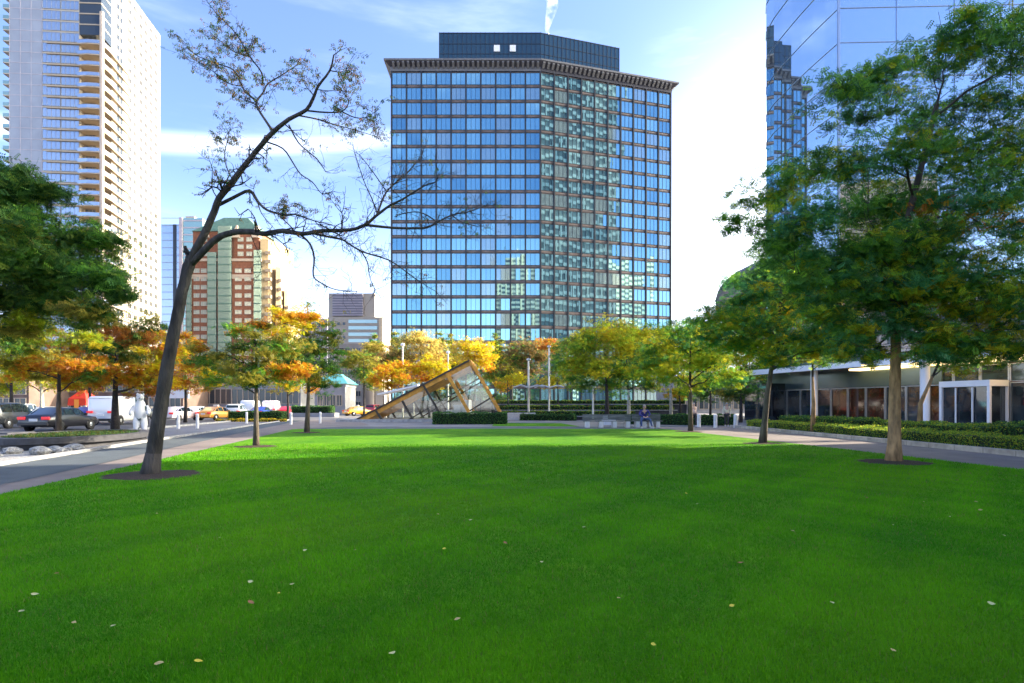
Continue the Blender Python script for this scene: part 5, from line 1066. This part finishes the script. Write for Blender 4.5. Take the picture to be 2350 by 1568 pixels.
# ---------------------------------------------------------------- people
def figure(name, label, loc, rz, joints, top, bottom, hair='hair', sitting=False):
    """joints: dict of points; the body is one skinned surface, clothes are shells over it"""
    t = thing(name, label, 'person', loc, rz); J = {k: Vector(v) for k, v in joints.items()}
    chains = [('pelvis', 'chest', 'neck', 'head0', 'head1'), ('chest', 'shL', 'elL', 'wrL', 'haL'), ('chest', 'shR', 'elR', 'wrR', 'haR'), ('pelvis', 'hipL', 'knL', 'anL', 'toL'), ('pelvis', 'hipR', 'knR', 'anR', 'toR')]
    rad = dict(pelvis=.125, chest=.15, neck=.055, neck0=.062, head0=.085, head1=.085, sh=.062, el=.045, wr=.033, ha=.036, hip=.09, kn=.06, an=.042, to=.04)
    def skin(nm, chs, f, m, parent, lim=None):
        bm = bmesh.new(); vs = {}
        for c in chs:
            for a in c:
                if a not in vs: vs[a] = bm.verts.new(J[a])
            for a, d_ in zip(c[:-1], c[1:]): bm.edges.new((vs[a], vs[d_]))
        me = bpy.data.meshes.new(nm); bm.verts.index_update(); order = {a: v.index for a, v in vs.items()}; bm.to_mesh(me); bm.free()
        o = link(bpy.data.objects.new(nm, me)); md = o.modifiers.new('skin', 'SKIN'); o.modifiers.new('sub', 'SUBSURF').render_levels = 1
        o.modifiers['sub'].levels = 1
        for a, i in order.items():
            k = a.rstrip('LR') if a not in rad else a; r_ = rad[k] * f.get(k, f.get('*', 1.)); me.skin_vertices[0].data[i].radius = (r_, r_ * (.8 if k in ('chest', 'pelvis') else 1)); me.skin_vertices[0].data[i].use_root = (a == chs[0][0])
        dg_ = bpy.context.evaluated_depsgraph_get(); ev = bpy.data.meshes.new_from_object(o.evaluated_get(dg_)); bpy.data.objects.remove(o, do_unlink=True)
        ev.materials.clear(); ev.materials.append(m); ev.polygons.foreach_set('use_smooth', [True] * len(ev.polygons)); ev.name = nm
        return link(bpy.data.objects.new(nm, ev), parent)
    skin('body', chains, {}, M['skin'], t)
    skin('jacket', [('pelvis', 'chest', 'neck0'), ('chest', 'shL', 'elL', 'wrL'), ('chest', 'shR', 'elR', 'wrR')] if 'neck0' in J else [('pelvis', 'chest'), ('chest', 'shL', 'elL', 'wrL'), ('chest', 'shR', 'elR', 'wrR')], {'*': 1.22, 'pelvis': 1.2, 'chest': 1.2, 'neck0': 1.1}, M[top], t)
    skin('trousers', [('pelvis', 'hipL', 'knL', 'anL'), ('pelvis', 'hipR', 'knR', 'anR')], {'*': 1.22, 'pelvis': 1.12}, M[bottom], t)
    for s_ in 'LR':
        b = MB(); a, c = J['an' + s_], J['to' + s_]; d_ = (c - a); d_.z = 0; d_.normalize(); e = a + Vector((0, 0, -.07)); ang = math.atan2(d_.y, d_.x)
        b.box((e.x + d_.x * .07, e.y + d_.y * .07, .045), (.27, .1, .09), ang); b.build('shoe', M['shoe'], t, bevel=.025)
        h = J['ha' + s_]; w_ = J['wr' + s_]; dr = (h - w_).normalized(); sd = dr.cross(Vector((0, 0, 1))); sd = sd.normalized() if sd.length > .1 else Vector((1, 0, 0)); b = MB()
        for k in range(4): p = h + sd * ((k - 1.5) * .021); b.tube([p, p + dr * .045 + Vector((0, 0, -.006)), p + dr * (.08 + .012 * (k in (1, 2))) + Vector((0, 0, -.025))], [.0095, .009, .006], 5)
        p = h + sd * .04 - dr * .03; b.tube([p, p + sd * .03 + dr * .03, p + sd * .03 + dr * .06], [.011, .01, .007], 5); b.build('fingers', M['skin'], t)
    hd = J['head1']; b = MB(); rr = []
    for k in range(7):
        f = .15 + k * .25; rr.append([(hd.x + .098 * math.sin(f) * math.cos(2*math.pi*q/14), hd.y + .02 + .108 * math.sin(f) * math.sin(2*math.pi*q/14), hd.z - .015 + .105 * math.cos(f)) for q in range(14)])
    b.loft(rr); b.build('hair', M[hair], t, smooth=True)
    hc = J['head0'].lerp(hd, .45); b = MB()
    b.lathe([(.004, -.02), (.016, -.01), (.02, .012), (.004, .03)], (hc.x, hc.y - .105, hc.z - .005), 8); b.build('nose', M['skin'], t)
    for s_ in (-1, 1):
        b = MB(); b.lathe([(.002, -.008), (.011, 0), (.002, .008)], (hc.x + s_ * .033, hc.y - .093, hc.z + .03), 8); b.build('eye', M['black'], t)
        b = MB(); b.lathe([(.005, -.03), (.018, 0), (.005, .03)], (hc.x + s_ * .098, hc.y + .005, hc.z), 8); b.build('ear', M['skin'], t)
    b = MB(); b.box((hc.x, hc.y - .094, hc.z - .055), (.045, .014, .01)); b.build('mouth', mat('lip', (.35, .13, .11), .6), t)
    return t
def stand(stride=.0, lean=0.):
    return dict(pelvis=(0, 0, .93), chest=(0, -.01 - lean, 1.30), neck0=(0, 0 - lean, 1.43), neck=(0, -.01 - lean, 1.47), head0=(0, -.02 - lean, 1.56), head1=(0, -.015 - lean, 1.655), shL=(.19, 0, 1.40), shR=(-.19, 0, 1.40),
        elL=(.25, .04 + stride * .3, 1.12), elR=(-.25, .04 - stride * .3, 1.12), wrL=(.25, -.10 + stride * .2, .88), wrR=(-.25, -.1 - stride * .4, .88), haL=(.25, -.13 + stride * .2, .80), haR=(-.25, -.13 - stride * .4, .80),
        hipL=(.095, 0, .88), hipR=(-.095, 0, .88), knL=(.1, -.06 - stride * .35, .49), knR=(-.1, -.02 + stride * .3, .49), anL=(.1, -stride * .6, .09), anR=(-.1, stride * .7, .10), toL=(.11, -.15 - stride * .6, .04), toR=(-.11, -.14 + stride * .7, .04))
sit = dict(pelvis=(0, .02, .60), chest=(0, -.05, .97), neck0=(0, -.07, 1.12), neck=(0, -.08, 1.16), head0=(0, -.11, 1.25), head1=(0, -.11, 1.345), shL=(.2, -.06, 1.08), shR=(-.2, -.06, 1.08), elL=(.33, -.20, .84), elR=(-.33, -.2, .84), wrL=(.12, -.42, .70), wrR=(-.12, -.42, .70), haL=(.05, -.47, .69), haR=(-.05, -.47, .67),
    hipL=(.1, -.02, .57), hipR=(-.1, -.02, .57), knL=(.27, -.46, .56), knR=(-.25, -.46, .56), anL=(.36, -.52, .10), anR=(-.27, -.5, .10), toL=(.41, -.66, .04), toR=(-.28, -.65, .04))
f1 = figure('person', 'man in navy jacket and blue jeans sitting on a bench behind the lawn', (W(1478, 950, 39.4).x, 39.4, .0), 0, sit, 'navy', 'jeans'); f1.scale = (1.14, 1.14, 1.14); f1.location.z = -.04
figure('person', 'pedestrian in a pale pink top and dark trousers beside the left stone bollard', (W(1592, 950, 41.2).x, 41.2, 0), .3, stand(.2), 'pink', 'dark_cloth')
figure('person', 'pedestrian in a beige top between the middle and right stone bollards', (W(1668, 950, 42).x, 42, 0), -.4, stand(.15), 'beige_cloth', 'dark_cloth', 'hair')
figure('person', 'distant pedestrian in dark clothes under the plaza trees', (W(1562, 950, 56).x, 56, 0), .8, stand(.2), 'white_cloth', 'dark_cloth') if 'white_cloth' in M else None
# ---------------------------------------------------------------- white bear statue on the kerb
def bear():
    p = G(322, 1006); t = thing('statue', 'white standing bear statue painted with grey marks beside the leaning bare tree', 'statue', (p.x, p.y, 0), R(25)); s = 1.0; b = MB()
    el = lambda c, r_, n=14: b.loft([[(c[0] + r_[0] * math.sin(f) * math.cos(2*math.pi*k/n), c[1] + r_[1] * math.sin(f) * math.sin(2*math.pi*k/n), c[2] - r_[2] * math.cos(f)) for k in range(n)] for f in np.linspace(.12, 3.02, 9)])
    def limb(pts, rad): b.tube(pts, rad, 12)
    limb([(0, 0, .78), (0, .02, .95), (0, .03, 1.2), (0, .02, 1.42), (0, -.02, 1.62), (0, -.05, 1.72)], [.20, .29, .30, .29, .21, .15])
    for q in (-1, 1):
        limb([(q * .14, 0, 1.0), (q * .18, -.02, .68), (q * .19, 0, .34), (q * .2, 0, .12), (q * .2, -.02, .0)], [.17, .165, .12, .12, .13])
        limb([(q * .21, -.12, .07), (q * .22, -.25, .05)], [.12, .07]); limb([(q * .26, 0, 1.42), (q * .40, -.06, 1.22), (q * .42, -.24, 1.12), (q * .38, -.36, 1.16)], [.13, .12, .1, .085]); el((q * .13, -.02, 1.98), (.06, .045, .065))
    el((0, -.08, 1.84), (.185, .19, .175)); limb([(0, -.18, 1.82), (0, -.30, 1.79), (0, -.34, 1.785)], [.11, .075, .05])
    b.build('body', M['bear'], t, smooth=True)
    b = MB(); b.lathe([(.005, -.02), (.035, 0), (.005, .02)], (0, -.355, 1.80), 8); b.build('nose', M['black'], t)
    for q in (-1, 1):
        b = MB(); b.lathe([(.002, -.01), (.02, 0), (.002, .01)], (q * .075, -.245, 1.88), 8); b.build('eye', M['black'], t)
    b = MB(); b.lathe([(.45, 0), (.45, .05), (.42, .06)], (0, 0, -.055), 24); b.build('base', M['dark_stone'], t); t.scale = (.84, .84, 1.03)
M['bear'] = mat('painted_statue', (.82, .83, .86), .5, noise=.0)
def bear_mat():
    m = M['bear']; nt_ = m.node_tree; b_ = nt_.nodes['Principled BSDF']; tc_ = nt_.nodes.new('ShaderNodeTexCoord'); n = nt_.nodes.new('ShaderNodeTexNoise'); n.inputs['Scale'].default_value = 3.2; n.inputs['Detail'].default_value = 1
    r_ = nt_.nodes.new('ShaderNodeValToRGB'); r_.color_ramp.elements[0].position = .36; r_.color_ramp.elements[1].position = .39; r_.color_ramp.elements[0].color = (.14, .19, .20, 1); r_.color_ramp.elements[1].color = (.82, .83, .86, 1)
    nt_.links.new(tc_.outputs['Object'], n.inputs['Vector']); nt_.links.new(n.outputs['Fac'], r_.inputs['Fac']); nt_.links.new(r_.outputs['Color'], b_.inputs['Base Color'])
bear_mat(); bear()
# ---------------------------------------------------------------- vehicles
PROF = dict(
    sedan=dict(L=4.6, hw=.90, sec=[(-2.28,.42,.66,.66,.80),(-2.2,.30,.90,.93,.86),(-1.55,.24,.95,1.02,.88),(-.95,.24,.94,1.40,.66),(-.1,.24,.93,1.45,.66),(.55,.24,.92,1.38,.66),(1.1,.24,.90,.96,.84),(1.9,.26,.80,.84,.82),(2.22,.32,.62,.68,.76),(2.3,.42,.52,.55,.70)], glass=(2, 6), axle=(-1.4, 1.4), wr=.33),
    suv=dict(L=4.7, hw=.93, sec=[(-2.33,.5,.86,.88,.82),(-2.28,.36,1.0,1.30,.76),(-2.05,.30,1.04,1.66,.72),(-1.0,.28,1.05,1.74,.72),(0,.28,1.04,1.74,.72),(.6,.28,1.03,1.66,.70),(1.2,.28,1.02,1.08,.86),(2.0,.3,.92,.98,.84),(2.3,.42,.75,.80,.76),(2.36,.5,.62,.66,.72)], glass=(1, 6), axle=(-1.4, 1.45), wr=.37),
    van=dict(L=5.0, hw=.98, sec=[(-2.5,.5,1.1,1.15,.94),(-2.48,.36,1.15,2.1,.88),(-2.3,.32,1.2,2.26,.86),(-.6,.3,1.2,2.3,.86),(.9,.3,1.18,2.26,.84),(1.3,.3,1.16,2.08,.82),(1.95,.3,1.12,1.2,.90),(2.4,.36,.92,1.0,.86),(2.52,.46,.7,.75,.8)], glass=(1, 6), axle=(-1.5, 1.6), wr=.36),
)
def vehicle(kind, name, label, cat, loc, rz, paint, group='cars on the street', sign=None, stripe=None):
    """built pointing along +Y; sections run from tail to nose"""
    t = thing(name, label, cat, loc, rz, group); p = PROF[kind]; hw = p['hw']; b = MB(); rings = []
    for (y, z0, zb, zt, rf) in p['sec']:
        r_ = rf if zt - zb > .2 else hw * .93; k = hw if abs(y) < p['L'] / 2 - .25 else hw * .93
        half = [(k * .86, z0), (k * .97, z0 + .10), (k, z0 + (zb - z0) * .55), (k * .97, zb), (r_ if zt - zb > .2 else k * .90, zt - .05), ((r_ - .12) if zt - zb > .2 else k * .6, zt)]
        rings.append([(x, y, z) for x, z in half] + [(-x, y, z) for x, z in half[::-1]])
    b.loft(rings); g0, g1 = p['glass']; n = 12
    for a in p['axle']:
        for s_ in (-1, 1): b.lathe([(p['wr'] + .07, -.02), (p['wr'] + .07, .012)], (0, 0, 0), 20, 1, 'Z'); k = len(b.v); rot = b.v[k-40:]; b.v[k-40:] = [(s_ * (hw - .012 + z * .4) , a + x_, p['wr'] + y_) for x_, y_, z in rot]
    body = b.build('body', [paint, M['black']], t, smooth=False)
    for pl in body.data.polygons: pl.use_smooth = True
    # glass: side windows and the sloping front and rear screens, laid just outside the body
    gb = {'side_window': MB(), 'side_window ': MB(), 'windscreen': MB(), 'rear_window': MB()}; sec = p['sec']
    for i in range(g0, g1):
        for s_ in (0, 1):
            ia, ib = (3, 4) if s_ == 0 else (8, 7); q = [Vector(rings[i][ia]), Vector(rings[i+1][ia]), Vector(rings[i+1][ib]), Vector(rings[i][ib])]; c = sum(q, Vector()) / 4; nn = Vector((1 if s_ == 0 else -1, 0, .25)).normalized()
            first, last = i == g0, i == g1 - 1
            fr_ = .10 if kind != 'van' or i > 2 else 0
            if kind == 'van' and i <= 3: continue
            w_ = [c + (v - c) * .86 + nn * .025 for v in q]; gb['side_window' + ' ' * s_].poly(w_)
    def screen(i, key, sgn):
        q = [Vector(rings[i][4]), Vector(rings[i][7]), Vector(rings[i+1][7]), Vector(rings[i+1][4])] ; c = sum(q, Vector()) / 4; nn = Vector((0, sgn, .9)).normalized() if kind != 'van' else Vector((0, sgn, .3)).normalized(); gb[key].poly([c + (v - c) * .9 + nn * .03 for v in q])
    screen(g0, 'rear_window', -1); screen(g1 - 1, 'windscreen', 1)
    for k, m_ in gb.items():
        if m_.f: m_.build(k.strip(), M['car_glass'], t)
    # lamps, plate, bumper, mirrors
    yr = sec[1][0]; zb = sec[1][2]; yf = sec[-2][0]
    for s_ in (-1, 1):
        b = MB(); b.box((s_ * (hw - .24), yr - .05, zb - .12), (.42, .14, .17)); b.build('tail_light', M['lamp_red'], t, bevel=.02)
        b = MB(); b.box((s_ * (hw - .30), yf + .02, sec[-2][2] - .03), (.36, .14, .14)); b.build('headlight', M['lamp_clear'], t, bevel=.02)
        b = MB(); b.box((s_ * (hw + .09), .75 if kind != 'van' else 1.35, 1.0), (.18, .09, .13)); b.build('mirror', paint, t, bevel=.02)
    b = MB(); b.box((0, sec[0][0] - .01, .68 if kind == 'sedan' else .8), (.46, .03, .15)); b.build('number_plate', M['plate'], t)
    b = MB(); b.box((0, sec[0][0] - .02, .44), (hw * 1.84, .16, .17)); b.build('bumper', M['black'] if kind != 'sedan' else paint, t, bevel=.03)
    wh = None
    for a in p['axle']:
        for s_ in (-1, 1):
            if wh is None:
                wh = bpy.data.objects.new('wheel', None); link(wh, t); r_ = p['wr']
                b = MB(); b.lathe([(r_ * .62, -.1), (r_ * .95, -.11), (r_, -.06), (r_, .06), (r_ * .95, .11), (r_ * .62, .1)], n=24, axis='Y'); b.v = [(v[1], v[0], v[2]) for v in b.v]; b.build('tyre', M['tyre'], wh, smooth=True)
                b = MB(); b.lathe([(.03, -.115), (.08, -.112), (r_ * .6, -.085), (r_ * .64, -.1), (r_ * .64, .1), (r_ * .6, .085), (.08, .112), (.03, .115)], n=20, axis='Y'); b.v = [(v[1], v[0], v[2]) for v in b.v]
                b.build('rim', M['rim'], wh); c = wh
            else: c = copy_tree(wh, t)
            c.location = (s_ * (hw - .09), a, p['wr'])
    if sign:
        b = MB(); b.box((0, -.1, sec[4][3] + .1), (.55, .2, .18)); b.build('roof_sign', M['white_metal'], t, bevel=.03)
    return t
DIR = math.atan2(.2, 1)         # street heading
paint = dict(black=car_paint('black_paint', (.012, .012, .016)), dark=car_paint('dark_paint', (.025, .03, .035)), yellow=car_paint('yellow_paint', (.80, .40, .02)), blue=car_paint('blue_paint', (.03, .06, .36)), white=car_paint('white_paint', (.78, .79, .81)), red=car_paint('red_paint', (.50, .015, .02)), silver=car_paint('silver_paint', (.45, .47, .5)), orange=car_paint('orange_paint', (.85, .38, .04)), teal=car_paint('teal_paint', (.10, .28, .36)), pinkw=car_paint('pearl_paint', (.80, .70, .72)))
def at(x, Y): return (W(x, 950, Y).x, Y, 0)
vehicle('sedan', 'parked_car', 'black sedan with red tail lights behind the thin grey street trunk', 'car', at(140, 35.4), DIR - .12, paint['black'])
vehicle('suv', 'parked_car', 'dark grey sport utility car at the left edge, beyond the black sedan', 'car', at(18, 39.0), DIR - .02, paint['dark'])
vehicle('sedan', 'parked_car', 'yellow taxi cut off by the left edge, only its front showing', 'taxi', (-24.2, 23.0, 0), DIR, paint['yellow'])
vehicle('sedan', 'parked_car', 'deep blue car between the black sedan and the white van', 'car', at(212, 49), DIR, paint['blue'])
vehicle('van', 'parked_van', 'white delivery van with a round red tail lamp behind the dark street trunk', 'van', at(270, 46.5), DIR - .05, paint['white'])
vehicle('van', 'parked_van', 'teal blue van farther up the street behind the white delivery van', 'van', at(238, 66), DIR, paint['teal'])
vehicle('sedan', 'parked_car', 'white sedan just right of the leaning bare trunk', 'car', at(412, 58), DIR - .25, paint['pinkw'])
vehicle('sedan', 'parked_car', 'orange yellow taxi with a roof sign behind the white bollards', 'taxi', at(497, 61), DIR - .3, paint['orange'], sign=True)
vehicle('suv', 'parked_car', 'white sport utility car just right of the orange taxi', 'car', at(545, 70), DIR, paint['white'])
vehicle('van', 'parked_van', 'white van behind the left box hedge, left of the slim lawn tree', 'van', at(578, 80), DIR, paint['white'])
vehicle('van', 'parked_van', 'cream white van behind the left box hedge, right of the slim lawn tree', 'van', at(625, 84), DIR, paint['pinkw'])
vehicle('sedan', 'parked_car', 'red car beyond the right end of the left box hedge', 'car', at(657, 84), DIR, paint['red'])
vehicle('sedan', 'parked_car', 'silver car far up the street before the white walls', 'car', at(715, 88), DIR, paint['silver'])
vehicle('sedan', 'parked_car', 'small yellow taxi left of the pavilion toe', 'taxi', at(822, 88), DIR - .9, paint['yellow'], sign=True)
vehicle('suv', 'parked_car', 'red car far behind the pavilion slope', 'car', at(862, 95), DIR - .4, paint['red'])
vehicle('sedan', 'parked_car', 'silver sedan glimpsed above the roof of the black sedan', 'car', at(112, 60), DIR, paint['silver'])
vehicle('suv', 'parked_car', 'white sport utility car far left, beyond the dark SUV', 'car', at(58, 66), DIR, paint['white'])
vehicle('sedan', 'parked_car', 'dark sedan between the white statue and the leaning trunk, far up the street', 'car', at(352, 64), DIR - .2, paint['dark'])
vehicle('sedan', 'parked_car', 'white sedan half hidden behind the orange taxi', 'car', at(455, 72), DIR - .2, paint['white'])
vehicle('sedan', 'parked_car', 'dark blue car just left of the slim lawn tree, above the hedge', 'car', at(600, 72), DIR - .1, paint['blue'])
t = thing('market_tent', 'red and orange fabric stall tent behind the blue car', 'tent', at(192, 62))
b = MB(); b.loft([[(-1.0, -1, 1.55), (1.0, -1, 1.55), (1.0, 1, 1.55), (-1.0, 1, 1.55)], [(-.95, -.95, 2.3), (.95, -.95, 2.3), (.95, .95, 2.3), (-.95, .95, 2.3)], [(-.2, -.2, 3.2), (.2, -.2, 3.2), (.2, .2, 3.2), (-.2, .2, 3.2)]]); b.build('canopy', M['red_cloth'], t)
b = MB(); b.box((0, -1.03, 1.2), (.5, .04, 2.0)); b.build('banner', M['orange_cloth'], t)
for s_ in ((-1, -1), (1, -1), (1, 1), (-1, 1)):
    b = MB(); b.lathe([(.05, 0), (.05, 1.6)], (s_[0] * .95, s_[1] * .95, 0), 8); b.build('leg', M['pale_pole'], t)
t = thing('signboard', 'blue and white signboard on two posts behind the white sedan', 'sign', at(395, 66)); b = MB(); b.box((0, 0, 2.9), (3.9, .15, 1.0)); b.build('board', M['canopy'], t)
for s_ in (-1.5, 1.5):
    b = MB(); b.lathe([(.07, 0), (.07, 2.4)], (s_, 0, 0), 8); b.build('post', M['metal'], t)

m = bpy.data.materials.new('steam'); m.use_nodes = True; n_ = m.node_tree; n_.nodes.clear(); o_ = n_.nodes.new('ShaderNodeOutputMaterial'); v_ = n_.nodes.new('ShaderNodeVolumePrincipled')
v_.inputs['Color'].default_value = (1, 1, 1, 1); tc_ = n_.nodes.new('ShaderNodeTexCoord'); z_ = n_.nodes.new('ShaderNodeTexNoise'); z_.inputs['Scale'].default_value = .38; z_.inputs['Detail'].default_value = 3
r_ = n_.nodes.new('ShaderNodeMapRange'); r_.inputs['From Min'].default_value = .42; r_.inputs['From Max'].default_value = .75; r_.inputs['To Max'].default_value = .30
n_.links.new(tc_.outputs['Object'], z_.inputs['Vector']); n_.links.new(z_.outputs['Fac'], r_.inputs['Value']); n_.links.new(r_.outputs['Result'], v_.inputs['Density']); n_.links.new(v_.outputs[0], o_.inputs['Volume'])
b = MB(); b.tube([(9.2, 146, 97.0), (9.0, 146, 98.5), (9.6, 146, 101), (10.4, 146, 104), (10.2, 146, 108)], [.4, .7, 1.1, 1.5, 1.9], 14); o = b.build('steam_plume', m); tag(o, 'thin white steam plume rising from the office tower roof', 'steam', kind='stuff')
